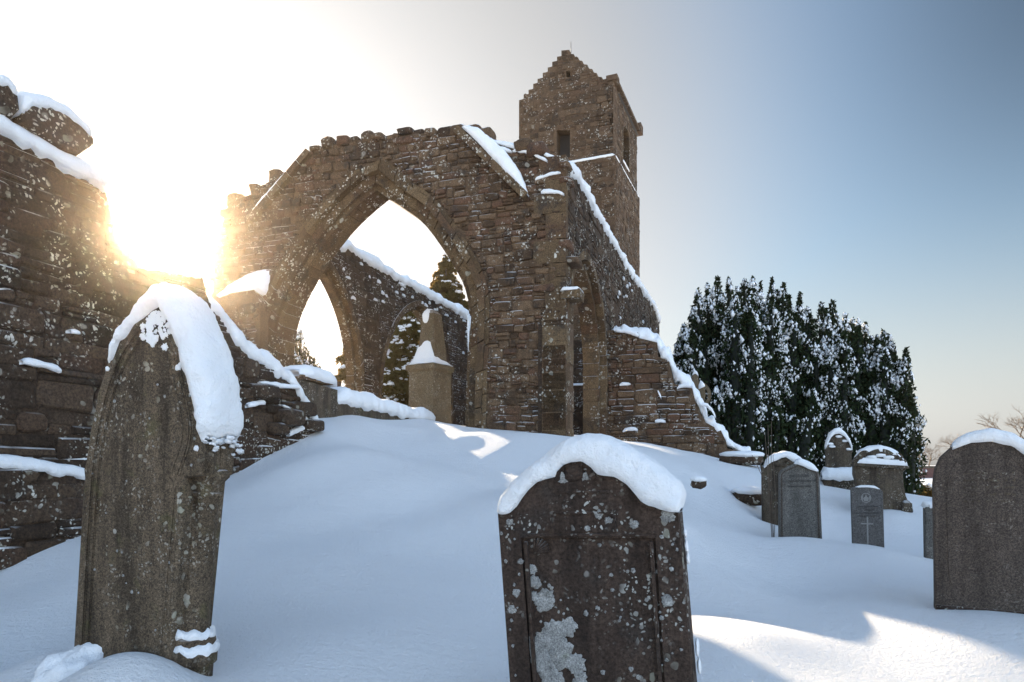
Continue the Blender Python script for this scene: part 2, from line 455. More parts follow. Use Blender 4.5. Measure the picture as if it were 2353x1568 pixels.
M = {}
M['rubble'] = stone_mat('rubble_stone', (0.0444, 0.0263, 0.0151), (0.1332, 0.0849, 0.0494), (0.1006, 0.0548, 0.033), lk=.62, speck=.72, spot=.36, stain=.8, bumpd=.035)
M['mortar'] = stone_mat('lime_mortar', (0.0789, 0.0494, 0.029), (0.1214, 0.0787, 0.0484), (0.1033, 0.0618, 0.0387), lk=.6, speck=.3, spot=.1, stain=.4, island=False, snow=.6)
M['ashlar'] = stone_mat('dressed_stone', (0.0683, 0.0425, 0.0226), (0.1283, 0.085, 0.0457), (0.0874, 0.0505, 0.0283), lk=.62, speck=.85, spot=.55, stain=.7, snow=.5, bumpd=.03)
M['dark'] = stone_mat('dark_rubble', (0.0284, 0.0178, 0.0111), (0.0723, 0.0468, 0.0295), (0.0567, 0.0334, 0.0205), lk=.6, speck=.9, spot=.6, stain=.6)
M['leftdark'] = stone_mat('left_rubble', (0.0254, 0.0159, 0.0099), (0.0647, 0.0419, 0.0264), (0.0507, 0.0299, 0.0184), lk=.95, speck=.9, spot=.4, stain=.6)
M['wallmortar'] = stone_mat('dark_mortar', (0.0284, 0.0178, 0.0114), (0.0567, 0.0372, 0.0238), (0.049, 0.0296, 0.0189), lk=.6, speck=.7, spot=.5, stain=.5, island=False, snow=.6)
M['tower'] = stone_mat('tower_stone', (0.0455, 0.0281, 0.0169), (0.1124, 0.0731, 0.0445), (0.0849, 0.0517, 0.0318), lk=.42, speck=.6, spot=.28, stain=.75, snow=.0, bumpd=.03)
M['slate'] = plain('roof_slate', (.07, .07, .072), .7)
M['hole'] = plain('dark_hole', (.03, .026, .024), .9)  # unlit depth of the tower openings, put into the colour
M['snow'] = snow_mat('snow', 1.0)
M['ground'] = snow_mat('ground_snow', 2.8, True)
M['redsand'] = stone_mat('red_sandstone', (0.0306, 0.0197, 0.0145), (0.0538, 0.0364, 0.0271), (0.0275, 0.0185, 0.0145), speck=.85, spot=.4, stain=.7, k=1.9, island=False, bumpd=.010, lich=(.4, .4, .37), snow=.3, streak=0.4)
M['grit'] = stone_mat('grey_gritstone', (0.0607, 0.0444, 0.0293), (0.099, 0.074, 0.049), (0.0575, 0.0384, 0.0213), speck=.35, spot=.5, stain=.3, k=2.2, island=False, grain=.55, bumpd=.006, moss=.4, snow=.3, streak=0.45)
M['granite'] = stone_mat('grey_granite', (0.0879, 0.0813, 0.0726), (0.1318, 0.1236, 0.1106), (0.0812, 0.0728, 0.0635), speck=.1, spot=.05, stain=.1, k=2.0, island=False, grain=.45, bumpd=.003, snow=.0, streak=0.2)
M['brown_granite'] = stone_mat('brown_granite', (0.0505, 0.0392, 0.0317), (0.0757, 0.0598, 0.049), (0.0505, 0.0382, 0.0288), speck=.15, spot=.05, stain=.25, k=2.0, island=False, grain=.5, bumpd=.004, snow=.0, streak=0.22)
M['warstone'] = stone_mat('dark_grey_stone', (0.0749, 0.0706, 0.0669), (0.1034, 0.0981, 0.0944), (0.0714, 0.0652, 0.0606), speck=.1, spot=.05, stain=.1, k=2.0, island=False, grain=.35, bumpd=.003, snow=.2)
M['brownstone'] = stone_mat('brown_headstone', (0.0503, 0.0378, 0.0267), (0.0828, 0.0651, 0.0462), (0.0473, 0.0367, 0.0249), speck=.5, spot=.4, stain=.45, k=1.6, island=False, bumpd=.012, moss=.4, snow=.4, streak=0.4)
M['honey'] = stone_mat('honey_sandstone', (0.1006, 0.0723, 0.0427), (0.1571, 0.1195, 0.0754), (0.1132, 0.0817, 0.0472), speck=.3, spot=.3, stain=.3, k=1.5, island=False, bumpd=.01, moss=.3, snow=.2)
M['lichen'] = stone_mat('crust_lichen', (.14, .138, .132), (.36, .36, .345), (.24, .245, .21), speck=.4, spot=.2, stain=.55, k=4.0, island=False, bumpd=.006, snow=.0)
M['carve'] = plain('carved_pale', (.20, .195, .185), .9)
M['letter'] = plain('letter_black', (.035, .035, .035), .8)
M['yew'] = leaf_mat('yew_leaf', (.010, .016, .009), (.032, .045, .022), .12, (.06, .06, .01))
M['yewshade'] = plain('yew_shade', (.007, .010, .006), .95)  # inner shade of the yews, put into the colour
M['fir'] = leaf_mat('fir_leaf', (.022, .03, .012), (.06, .065, .025), .30, (.36, .22, .05))
M['hedge'] = leaf_mat('hedge_leaf', (.05, .04, .015), (.12, .08, .03), .4, (.4, .22, .05))
M['bark'] = plain('bark', (.06, .045, .035), .95)
M['twig'] = plain('twig', (.12, .085, .06), .95)
M['brick'] = plain('brick', (.12, .055, .045), .9, 0, .4, 6)
M['iron'] = plain('iron', (.03, .03, .032), .6, .6)
M['ice'] = ice_mat()

# ------------------------------------------------------------------ frames of the ruin
AX = math.degrees(math.atan((735 - CX) / FPX))       # the nave runs 18 deg to the right of the view
GAB = Frame((1.19, 15.0, 0), -AX)                    # gable front (u=0 at its right corner, negative to the left)
SIDE = Frame((1.19, 15.0, 0), 90 - AX)               # flank wall running back from that corner
INN = Frame((-6.40, 17.5, 0), 90 - AX)               # far arcade seen through the great arch
LEFT = Frame((-3.09, 11.0, 0), 90 - AX)              # tall wall at the left
o = SIDE.p(4.98, 0, 0)
STUB = Frame(o, -AX)
o = SIDE.p(18.6, 0, 0)
ENDW = Frame(o, -AX)
TOWER = Frame((5.18, 35.0, 0), -22.1)
TOWR = Frame((5.18, 35.0, 0), 90 - 22.1)

# ------------------------------------------------------------------ ground
ctrl = []
def G(px, py, Y): p = at(px, py, Y); ctrl.append((p.x, p.y, p.z))
for px, py in ((-60, 590), (0, 557), (40, 541), (82, 527), (160, 499), (240, 466), (290, 446), (320, 431)):
    u, v = LEFT.uv(px, py); p = LEFT.p(u, v, .0); ctrl.append(tuple(p)); q = LEFT.p(u, v + .05, -1.2); ctrl.append(tuple(q))
for px, py, Y in ((345, 419, 12.9), (390, 425, 14.2), (432, 421, 15.6), (466, 430, 15.8), (510, 432, 15.3), (560, 437, 14.9),
                  (608, 440, 19.3), (660, 450, 18.8), (722, 461, 18.4), (755, 470, 18.0), (640, 446, 12.5), (700, 472, 11.5), (745, 492, 12.2), (765, 530, 10.4),
                  (800, 541, 9.3), (868, 536, 8.4), (880, 511, 12.0), (838, 486, 13.4), (985, 603, 5.5), (930, 545, 8.0), (1040, 600, 5.6), (960, 520, 11), (1100, 560, 8),
                  (870, 655, 4.9), (1000, 660, 4.7), (760, 640, 4.8), (740, 560, 7.4), (690, 520, 7.6), (90, 664, 3.6), (130, 690, 3.3), (40, 620, 4.5), (230, 600, 4.9), (235, 690, 3.4), (300, 545, 6.2), (330, 452, 9.8), (400, 452, 11.0)):
    G(px, py, Y)
for x, y, z in ((-.4, 3.6, -1.25), (-.4, 5, -1.08), (-.6, 7, -.74), (-.5, 9, -.32), (.8, 9, -.36), (1.0, 7, -.85), (1.2, 5.4, -1.22), (-.3, 10.2, -.12), (-.9, 12.2, .50), (.1, 12.0, .50), (1.0, 12, .44), (-2.2, 12.2, .52), (-.2, 13.4, .56), (-.1, 11.0, .10), (.2, 2.8, -1.32), (.9, 3.0, -1.42), (0, 0, -1.5), (3, 1, -1.6), (-3, 1, -1.2), (0, -8, -1.8), (8, 0, -1.6), (-9, 0, -.9),
                (-2, 20, .95), (0, 26, .95), (2.5, 30, .95), (4, 33, .9), (-6, 22, .9), (-12, 20, .6), (-14, 35, .5), (0, 42, .6), (12, 36, .2), (8, 24, -.35), (9.5, 16, -.8), (14, 14, -1.0), (14, 28, -1.3), (13, 21, -1.2), (16, 25, -1.5), (19, 32, -1.9), (20, 45, -2.0), (24, 40, -2.0), (27, 46, -2.0), (34, 34, -2.0), (50, 85, -1.6),
                (35, 60, -1.9), (-35, 50, .2), (-40, 0, -1), (40, 0, -1.3), (0, 90, -.3), (0, -40, -2), (60, 90, -1.6), (-60, 100, -.4)):
    ctrl.append((x, y, z))
C = np.array(ctrl); P2 = C[:, :2]
def tps(r2): return np.where(r2 > 1e-12, .5 * r2 * np.log(r2 + 1e-12), 0)
n_ = len(C); r2 = ((P2[:, None] - P2[None]) ** 2).sum(-1)
A = np.zeros((n_ + 3, n_ + 3)); A[:n_, :n_] = tps(r2) + np.eye(n_) * .05
A[:n_, n_] = 1; A[:n_, n_ + 1:] = P2; A[n_, :n_] = 1; A[n_ + 1:, :n_] = P2.T
wgt = np.linalg.solve(A, np.concatenate([C[:, 2], [0, 0, 0]]))
drifts = []          # (x, y, height, radius)
rng = np.random.default_rng(3)
WAVES = [(rng.uniform(-1, 1, 2) * s, rng.uniform(0, 6.28), a) for s, a, k in ((.9, .030, 7), (2.2, .014, 9), (5.5, .0045, 12)) for _ in range(k)]
def ground_z(x, y):
    x = np.atleast_1d(np.asarray(x, float)); y = np.atleast_1d(np.asarray(y, float)); out = np.zeros_like(x)
    for i in range(0, len(x), 20000):
        q = np.stack([x[i:i + 20000], y[i:i + 20000]], -1)
        r2 = ((q[:, None] - P2[None]) ** 2).sum(-1)
        out[i:i + 20000] = tps(r2) @ wgt[:n_] + wgt[n_] + q @ wgt[n_ + 1:]
    r = np.hypot(x, y - 10); far = np.clip((r - 55) / 60, 0, 1); far = far * far * (3 - 2 * far)
    out = out * (1 - far) - 1.6 * far
    amp = 1 / (1 + (r / 60) ** 2)
    for k, ph, a in WAVES: out += a * amp * np.sin(k[0] * x + k[1] * y + ph)
    for dx, dy, h, rr in drifts: out += h * np.exp(-((x - dx) ** 2 + (y - dy) ** 2) / (rr * rr))
    return out
def gz(x, y): return float(ground_z(x, y)[0])

# ------------------------------------------------------------------ ruined church
church = root('ruined_church', (0, 15, 0), 'roofless stone church ruin with pointed arches and snow along its wall tops', 'ruin')
# --- gable front with the great arch
g_out = D([(484, 1075), (486, 760), (490, 640), (497, 560), (513, 505), (525, 468), (545, 458), (575, 447), (600, 427), (640, 406), (665, 388), (690, 368), (714, 346),
           (738, 340), (760, 333), (830, 321), (865, 318), (905, 308), (950, 304), (975, 307), (1010, 309), (1050, 303), (1085, 303), (1110, 308), (1135, 326), (1180, 336),
           (1230, 347), (1270, 362), (1292, 378), (1300, 400), (1300, 480), (1299, 600), (1298, 800), (1297, 1075)])
g_uv = GAB.uvs(g_out)
T_G = .85
lft = GAB.uvs(D([(664, 1075), (667, 900), (672, 850), (681, 765), (691, 728), (711, 683), (736, 638), (761, 599), (791, 559), (821, 524), (860, 487), (893, 462)]), -T_G)
rgt = GAB.uvs(D([(930, 480), (970, 508), (1008, 556), (1047, 617), (1068, 657), (1078, 700), (1077, 760), (1071, 900), (1067, 1075)]), -.2)
apex = (GAB.uv(893 / DS, 462 / DS, -T_G)[0] + .02, max(p[1] for p in lft) + .03)
lft[-1] = apex
path = lft + rgt
path = [path[0]] + smooth_line(path[1:lft.__len__()], 1)[:-1] + [apex] + smooth_line(rgt, 1)
ohood = offset(path, .36); oface = offset(path, .56)
hole = [(x, max(y, -1.0)) for x, y in ohood]
mb = MB()
base_v = -.6
def clampb(poly): return [(x, max(y, base_v)) for x, y in poly]
gable_poly = clampb(g_uv)
inner_cut = clampb([(x, y - (.4 if i in (0, len(ohood) - 1) else 0)) for i, (x, y) in enumerate(ohood)])
# gable = outline that runs down the right pier, round the arch and down the left pier
body = gable_poly + list(reversed(inner_cut))
slab(mb, GAB, body, 0, -T_G + .02, 0)
facearch = oface + []
def in_gable(u, v): return pip(u, v, gable_poly) and not pip(u, v, facearch) and v > base_v
us = [p[0] for p in gable_poly]; vs_ = [p[1] for p in gable_poly]
masonry(mb, GAB, in_gable, min(us), -.02, 0.0, max(vs_), h=(.10, .25), l=(.16, .52), proud=(.015, .07), mat=1, gap=.018)
# large dressed quoins up the right corner
v = .2; i = 0
while v < 6.3:
    hh = R.uniform(.28, .62); ll = R.uniform(.55, .75) if i % 2 else R.uniform(.35, .5)
    box(mb, GAB, -ll, .012, v + .008, v + hh - .008, .058, -.5 + (.2 if i % 2 else -.2), 2, .008); v += hh; i += 1
# stones standing along the broken top
top = [p for p in g_uv if p[1] > 3.9]
tl = resample(top, int(length(top) / .34))
for i, (u, v) in enumerate(tl):
    if R.random() < .72:
        w = R.uniform(.13, .24); h = R.uniform(.06, .16) * (1.5 if R.random() < .2 else 1)
        rock(mb, GAB.p(u + R.uniform(-.05, .05), v + h * .3, -.2 + R.uniform(-.05, .08)), (GAB.U * w, GAB.N * R.uniform(.22, .32), (Z + GAB.U * R.uniform(-.15, .15)) * h), 1, .45, .16)
gable = mb.build('gable_wall', [M['mortar'], M['rubble'], M['ashlar']], church)
mb = MB(); ring(mb, GAB, path, .0, .40, -.20, -T_G, .34, mat=0); ring(mb, GAB, path, .12, .38, -.08, -.3, .4, mat=0); ring_core(mb, GAB, path, .015, .4, -.215, -T_G + .02); ring_core(mb, GAB, path, .13, .4, -.10, -.3)
mb.build('arch_moulding', M['ashlar'], gable)
mb = MB(); ring(mb, GAB, path, .34, .50, .10, -.2, .5, mat=0, gap=.004); ring(mb, GAB, path, .47, .60, .055, -.1, .5, mat=0, gap=.004)
mb.build('hood_mould', M['ashlar'], gable)
# raggle courses that carried the lost roof
def raggle(a, b, w=.16, pr=.17):
    m = MB(); ua, ub = GAB.uv(a[0] / DS, a[1] / DS), GAB.uv(b[0] / DS, b[1] / DS)
    n = 6
    L = math.dist(ua, ub); tx, ty = (ub[0] - ua[0]) / L, (ub[1] - ua[1]) / L
    for k in range(n):
        t0, t1 = L * k / n + .006, L * (k + 1) / n - .006
        q = [(ua[0] + tx * s - ty * d, ua[1] + ty * s + tx * d) for s, d in ((t0, -w / 2), (t1, -w / 2), (t1, w / 2), (t0, w / 2))]
        slab(m, GAB, q, pr + R.uniform(-.01, .01), -.05, 0)
    m.build('drip_course', M['ashlar'], gable)
raggle((716, 352), (582, 508)); raggle((1052, 300), (1212, 455))
m = MB(); box(m, GAB, GAB.uv(562, 294)[0], GAB.uv(562, 294)[0] + .42, GAB.uv(562, 300)[1], GAB.uv(562, 291.5)[1], .12, -.35, 0, .012)
m.build('corbel', M['ashlar'], gable)
cu, cv = GAB.uv(562, 291.5)
m = MB(); cap(m, GAB, [(cu - .02, cv), (cu + .43, cv)], [(cu, cv + .09), (cu + .40, cv + .08)], .13, -.36, .05, droop=.01)
# snow along the gable top (right half thick, left half thin and broken)
tr = [p for p, q in zip(g_uv, g_out) if q[0] * DS > 1085 and q[1] * DS < 420]
I_, O_ = bumpy(tr, .06, .17); cap(m, GAB, I_, O_, .03, -T_G, .08, nz=.02, droop=.05)
tr = [p for p, q in zip(g_uv, g_out) if 735 < q[0] * DS < 1055 and q[1] * DS < 420]
I_, O_ = bumpy(tr, .03, .11); cap(m, GAB, I_, O_, -.3, -T_G, .08, nz=.02)
tr = [p for p, q in zip(g_uv, g_out) if 515 < q[0] * DS < 720 and q[1] * DS < 480]
I_, O_ = bumpy(tr, .02, .09); cap(m, GAB, I_, O_, -.3, -T_G, .08, nz=.02)
# snow wedges resting on the raggles
def wedge(inn, out, nf, nb=-.04, **k): cap(m, GAB, GAB.uvs(D(inn)), GAB.uvs(D(out)), nf, nb, .06, **k)
wedge([(1066, 296), (1090, 318), (1130, 360), (1180, 412), (1216, 452)], [(1085, 288), (1128, 318), (1166, 352), (1196, 395), (1218, 448)], .17, nz=.03, taper=.25, droop=.03)
wedge([(588, 496), (618, 462), (655, 418), (690, 380), (712, 352)], [(580, 490), (608, 454), (648, 410), (686, 374), (709, 349)], .12, nz=.02, taper=.1)
for inn in ([(1120, 330), (1150, 345), (1178, 352)], [(1180, 350), (1215, 352), (1260, 375)], [(1232, 415), (1262, 405), (1290, 400)], [(1245, 445), (1280, 445), (1298, 450)]):
    q = GAB.uvs(D(inn)); I_, O_ = bumpy(q, .03, .09); cap(m, GAB, I_, O_, .1, -.05, .06, nz=.02)
m.pieces('snow_cap', M['snow'], gable)
m = MB()
for px, y0, y1, w in ((468.6, 314, 352, .035), (470.3, 316, 331, .02)):
    a = GAB.p(*GAB.uv(px, y0, .12), .12); b = GAB.p(*GAB.uv(px - .4, y1, .12), .12); tube(m, [a, a.lerp(b, .3), a.lerp(b, .7), b], [w, w * .9, w * .45, .004], 7)
m.build('icicle', M['ice'], gable)
# sloped offset of the left pier and its snow
m = MB(); off = GAB.uvs(D([(500, 1075), (500, 690), (512, 672), (598, 665), (616, 700), (612, 1075)]))
off = clampb(off); slab(m, GAB, off, .30, -.02, 0)
def in_off(u, v): return pip(u, v, off)
class Sh: pass
fr2 = Frame(GAB.p(0, 0, .30), -AX)
masonry(m, fr2, in_off, min(p[0] for p in off), max(p[0] for p in off), 0, 4, h=(.16, .3), l=(.25, .6), mat=1)
offs = m.build('pier_offset', [M['mortar'], M['rubble']], gable)
m = MB(); a = GAB.uvs(D([(504, 683), (530, 672), (560, 668), (600, 662)]), .3); b = GAB.uvs(D([(508, 676), (545, 640), (585, 622), (622, 618)]), .02)
vsn, fsn = [], []
A_, B_ = resample(a, 24), resample(b, 24)
for i in range(24):
    for k in range(11):
        t = k / 10; u = A_[i][0] + (B_[i][0] - A_[i][0]) * t; v = A_[i][1] + (B_[i][1] - A_[i][1]) * t; nn = .36 - .34 * t + .10 * math.sin(math.pi * t)
        p = GAB.p(u, v, nn); vsn.append(p + (Z * .5 + GAB.N * .5) * (.06 * bump3(p, 4) + .02 * bump3(p, 12)))
for i in range(23):
    for k in range(10): fsn.append([i * 11 + k, (i + 1) * 11 + k, (i + 1) * 11 + k + 1, i * 11 + k + 1])
nb_ = len(vsn)
for i in range(24): vsn.append(GAB.p(A_[i][0], A_[i][1] - .12, .02))
for i in range(23): fsn.append([i * 11, nb_ + i, nb_ + i + 1, (i + 1) * 11])
fsn.append([k for k in range(11)] + [nb_]); fsn.append([23 * 11 + k for k in range(11)][::-1] + [nb_ + 23])
m.add(vsn, fsn, 0, True); m.pieces('snow_cap', M['snow'], gable)

# --- a generic wall of the ruin
def ruin_wall(name, fr, poly, holes, T, parent, mats, h=(.16, .32), l=(.25, .6), proud=(.012, .045), keep_u=None, ring_w=.34, back=False):
    m = MB(); hs = [offset(p, ring_w * .9) for p in holes]
    hs2 = [[(x, max(y, min(q[1] for q in poly) + .02)) for x, y in p] for p in hs]
    slab(m, fr, poly, 0, -T, 0, hs2)
    ins = [offset(p, ring_w) for p in holes]
    def inside(u, v): return pip(u, v, poly) and not any(pip(u, v, q) for q in ins)
    us = [p[0] for p in poly]; vs = [p[1] for p in poly]
    a, b = (min(us), max(us)) if keep_u is None else keep_u
    masonry(m, fr, inside, a, b, min(vs), max(vs), h, l, proud, 1)
    w = m.build(name, mats, parent)
    for p in holes:
        m = MB(); ring(m, fr, p, 0, ring_w * .5, -.16, -T + .0, .36, mat=0); ring(m, fr, p, ring_w * .42, ring_w, .03, -T + .12, .36, mat=0); ring_core(m, fr, p, .012, ring_w * .6, -.175, -T + .02); ring_core(m, fr, p, ring_w * .45, ring_w, .01, -T + .1)
        m.build('arch_moulding', M['ashlar'], w)
    return w
# --- flank wall
s_top = SIDE.uvs(D([(1303, 378), (1330, 408), (1360, 468), (1400, 540), (1440, 610), (1478, 668), (1502, 702), (1514, 735)]))
s_top = [(max(.0, x), y) for x, y in s_top]
sp = [(-.0, -1.0)] + [(s_top[-1][0], -1.0)][:0] + [(s_top[-1][0], -1.0)] + list(reversed(s_top)) + []
sp = [(0.0, -1.0), (s_top[-1][0], -1.0)] + list(reversed(s_top))
arch_s = pointed(.22, 4.62, -1.5, 2.7, 5.0)
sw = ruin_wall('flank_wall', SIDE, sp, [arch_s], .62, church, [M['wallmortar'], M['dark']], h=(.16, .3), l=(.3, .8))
m = MB(); I_, O_ = bumpy(s_top, .08, .22); cap(m, SIDE, I_, O_, .07, -.9, .07, nz=.06, droop=.17, ns=5, wob=.7)
for k in range(46):      # wind-blown snow caught on single stones
    u = R.uniform(5, 18.5); v = R.uniform(2.5, 6.4); w = R.uniform(.08, .28); cap(m, SIDE, [(u, v), (u + w, v)], [(u + .02, v + R.uniform(.05, .16)), (u + w, v + .05)], .07, -.02, .06, nz=.02)
m.pieces('snow_cap', M['snow'], sw)
# --- far arcade
i_top = INN.uvs(D([(795, 562), (850, 600), (900, 628), (950, 655), (1000, 684), (1040, 706), (1078, 728)]))
v_in = 6.75
i_top = [(.8, 5.9), (1.9, 6.2)] + i_top[0:] + [(17.5, 6.75)]
ip = [(.8, -.5), (17.5, -.5)] + list(reversed(i_top))
a1 = pointed(1.4, 4.68, -.9, 2.75, 5.75); a2 = pointed(6.35, 12.2, -.9, 2.3, 6.0)
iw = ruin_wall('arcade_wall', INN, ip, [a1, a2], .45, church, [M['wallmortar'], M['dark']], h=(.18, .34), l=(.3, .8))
m = MB(); I_, O_ = bumpy(i_top, .16, .32, .7); cap(m, INN, I_, O_, .10, -.9, .10, nz=.05, droop=.18, ns=4, wob=.4)
for k in range(60):
    u = R.uniform(3, 16.5); v = 6.75 - abs(R.gauss(0, .6)) - .1; w = R.uniform(.08, .28)
    cap(m, INN, [(u, v), (u + w, v)], [(u + .02, v + R.uniform(.05, .14)), (u + w, v + .05)], .08, -.02, .06, nz=.02)
m.pieces('snow_cap', M['snow'], iw)
# --- cross wall at the far end, with a snowy set-back
uL = (INN.p(15, 0) - ENDW.O).dot(ENDW.U)
ew = ruin_wall('end_wall', ENDW, [(uL, -.5), (0, -.5), (0, 6.6), (uL * .5, 6.2), (uL, 6.0)], [], .8, church, [M['wallmortar'], M['dark']], h=(.2, .4), l=(.35, .9))
m = MB(); box(m, ENDW, uL, -.1, 0, 3.9, .5, 0, 0, 0)
fr3 = Frame(ENDW.p(0, 0, .5), -AX)
masonry(m, fr3, lambda u, v: uL < u < -.1 and v < 3.85, -4.5, -.1, .2, 3.9, h=(.22, .4), l=(.35, .8), mat=1)
m.build('wall_base', [M['wallmortar'], M['dark']], ew)
m = MB(); cap(m, ENDW, [(uL, 3.9), (-.1, 3.9)], [(uL, 4.0), (-.1, 4.02)], .52, 0, .2); m.build('snow_cap', M['snow'], ew)
# --- broken cross wall stepping down to the right
st = D([(1389, 1075), (1389, 760), (1410, 758), (1412, 764), (1466, 764), (1470, 777), (1510, 787), (1512, 820), (1538, 829), (1540, 843), (1545, 866), (1549, 882), (1591, 893), (1600, 931), (1608, 948),
        (1622, 971), (1657, 990), (1668, 1013), (1671, 1031), (1712, 1037), (1716, 1075)])
suv = STUB.uvs(st); suv = [(x, max(-1.2, y)) for x, y in suv]; suv[0] = (suv[0][0], -1.2); suv[-1] = (suv[-1][0] + .1, -1.2)
stw = ruin_wall('broken_wall', STUB, suv, [], .8, church, [M['mortar'], M['rubble']], h=(.16, .42), l=(.25, .8), proud=(.02, .09))
m = MB()
line = STUB.uvs(D([(1392, 762), (1430, 762), (1470, 772), (1510, 786), (1520, 810), (1540, 830), (1552, 860), (1592, 890), (1606, 925), (1622, 965), (1655, 988), (1672, 1015), (1712, 1036), (1730, 1060)]))
oline = STUB.uvs(D([(1396, 752), (1432, 748), (1480, 758), (1508, 770), (1532, 800), (1552, 838), (1585, 868), (1608, 905), (1628, 945), (1655, 968), (1685, 1005), (1722, 1030), (1740, 1055)]))
cap(m, STUB, line, oline, -.05, -1.0, .05, nz=.09, droop=.16, taper=.2, ns=4.5, e=.8, wob=.5)
for inn in ([(1412, 760), (1440, 764), (1470, 774)], [(1425, 886), (1450, 884)], [(1506, 968), (1530, 970)], [(1432, 992), (1450, 986), (1466, 990)], [(1512, 900), (1520, 915)], [(1556, 893), (1572, 886), (1590, 890)], [(1610, 930), (1630, 935), (1645, 960)]):
    q = STUB.uvs(D(inn)); I_, O_ = bumpy(q, .04, .1); cap(m, STUB, I_, O_, .13, -.1, .06, nz=.02, droop=.03)
m.pieces('snow_cap', M['snow'], stw)

# ------------------------------------------------------------------ tower
tower = root('church_tower', (5.18, 35, 0), 'tall square stone bell tower with crow-stepped gable rising behind the ruin', 'tower')
def tz(pts): return [(500 + x * .1037, 37.5 + y * .1037) for x, y in pts]
left_steps = [(183, 605), (228, 592), (228, 550), (275, 545), (275, 505), (320, 495), (320, 447), (362, 437), (362, 400), (412, 388), (412, 342), (460, 330), (460, 290), (503, 280), (503, 235), (550, 224), (550, 185), (592, 178), (592, 125), (668, 118)]
right_steps = [(676, 158), (712, 160), (718, 185), (752, 190), (762, 220), (793, 225), (803, 256), (842, 262), (853, 298), (890, 304), (900, 337), (932, 342), (943, 376), (983, 382), (992, 413), (1034, 416), (1045, 455), (1100, 456)]
lw = TOWER.uv(*tz([(183, 605)])[0]); ew_ = lw[1]
rw = 0.0
steps = TOWER.uvs(tz(left_steps)) + TOWER.uvs(tz(right_steps))
wide = [(x, y) for x, y in steps]
xl = wide[0][0]; xr = .02
eave = min(wide[0][1], wide[-1][1]) - .1
front = [(xl, -.5), (xr, -.5), (xr, eave)] + [(min(x, xr + .1), y) for x, y in reversed(wide)] + [(xl, eave)]
w1 = TOWER.uvs(tz([(545, 1155), (675, 1155), (675, 890), (545, 895)])); w2 = TOWER.uvs(tz([(635, 385), (680, 385), (680, 318), (635, 320)]))
m = MB(); slab(m, TOWER, front, 0, -.9, 0, [w1, w2])
def in_t(u, v): return pip(u, v, front) and not pip(u, v, [(a[0] + s * .06, a[1] + q * .06) for a, s, q in zip(w1, (-1, 1, 1, -1), (-1, -1, 1, 1))]) and not pip(u, v, w2)
masonry(m, TOWER, in_t, xl, xr, 5.5, 22, h=(.22, .36), l=(.3, .75), proud=(.015, .045), mat=1, split=.2, wave=.015)
# body behind and the flank
DEP = 5.9
for a, b, n0, n1 in ((xl, xr - .9, -.9, -DEP),): box(m, TOWER, a, b, -.5, eave, n0 - .002, n1, 0)
lan = pointed(0, 1, 0, .62, 1.0, 8)
wl = TOWR.uv(621, 168); wt = TOWR.uv(621.5, 125); wr = TOWR.uv(628.5, 168)
u0, u1 = 2.15, 3.75; v0, v1 = TOWR.uv(622, 150)[1] - 1.6, 0
Yw = 35 + .926 * 2.9; v0 = (HY - 166) / FPX * Yw; v1 = (HY - 128) / FPX * Yw
lanp = [(u0 + (u1 - u0) * x, v0 + (v1 - v0) * y) for x, y in lan]
side_poly = [(.0, -.5), (DEP, -.5), (DEP, eave + .5), (.0, eave + .5)]
slab(m, TOWR, side_poly, 0, -.9, 0, [lanp])
lano = offset(lanp, .08)
masonry(m, TOWR, lambda u, v: 0 < u < DEP and v < eave + .45 and not pip(u, v, lano), 0, DEP, 8, eave + .5, h=(.22, .36), l=(.3, .75), mat=1, split=.2, wave=.015)
# stepped-out lower stage
zs = (HY - 156.5) / FPX * 35
low = Frame(TOWER.p(0, 0, .14), -22.1); lowr = Frame(TOWR.p(-.14, 0, .14), 90 - 22.1)
box(m, TOWER, xl - .1, .14, -.5, zs, .14, -DEP - .1, 0)
masonry(m, low, lambda u, v: v < zs and xl - .1 < u < .13, xl - .1, .14, 6, zs + .1, h=(.22, .36), l=(.3, .75), mat=1, split=.2)
masonry(m, lowr, lambda u, v: v < zs and 0 < u < DEP + .2, 0, DEP + .2, 8, zs + .1, h=(.22, .36), l=(.3, .75), mat=1, split=.2)
tb = m.build('tower_wall', [M['mortar'], M['tower']], tower)
m = MB(); box(m, TOWER, xl + .9, xr - .9, zs, eave - .2, -.95, -1.0, 0)
a, b = w1[0], w1[2]; box(m, TOWER, a[0] - .1, b[0] + .1, a[1] - .1, b[1] + .1, -.62, -.7, 0)
a, b = w2[0], w2[2]; box(m, TOWER, a[0] - .1, b[0] + .1, a[1] - .1, b[1] + .1, -.42, -.5, 0)
m.build('louvre_back', M['hole'], tower)  # dark back planes: the shade inside the window openings is in their colour
m = MB(); box(m, TOWR, u0 - .1, u1 + .1, v0 - .1, v1 + .1, -.5, -.58, 0); m.build('louvre_back', M['hole'], tower)
m = MB(); ring(m, TOWR, lanp, 0, .2, .04, -.4, .4); m.build('window_surround', M['ashlar'], tower)
m = MB(); ax = steps[19][0] - .35; ay = steps[19][1] - .35
rp = [(xl - .12, eave + .05), (.16, eave + .05), (ax, ay - .25)]
slab(m, TOWER, rp, -.88, -DEP + .2, 0); tag(m.build('roof', M['slate'], tower))
m = MB(); box(m, TOWR, .0, DEP + .25, eave + .30, eave + .46, .22, -.3, 0); box(m, TOWR, DEP - .3, DEP + .35, eave + .25, eave + .75, .3, -.2, 0)
box(m, TOWER, -.35, .22, eave + .35, eave + .62, .06, -.5, 0)
m.build('eaves_course', M['tower'], tower)
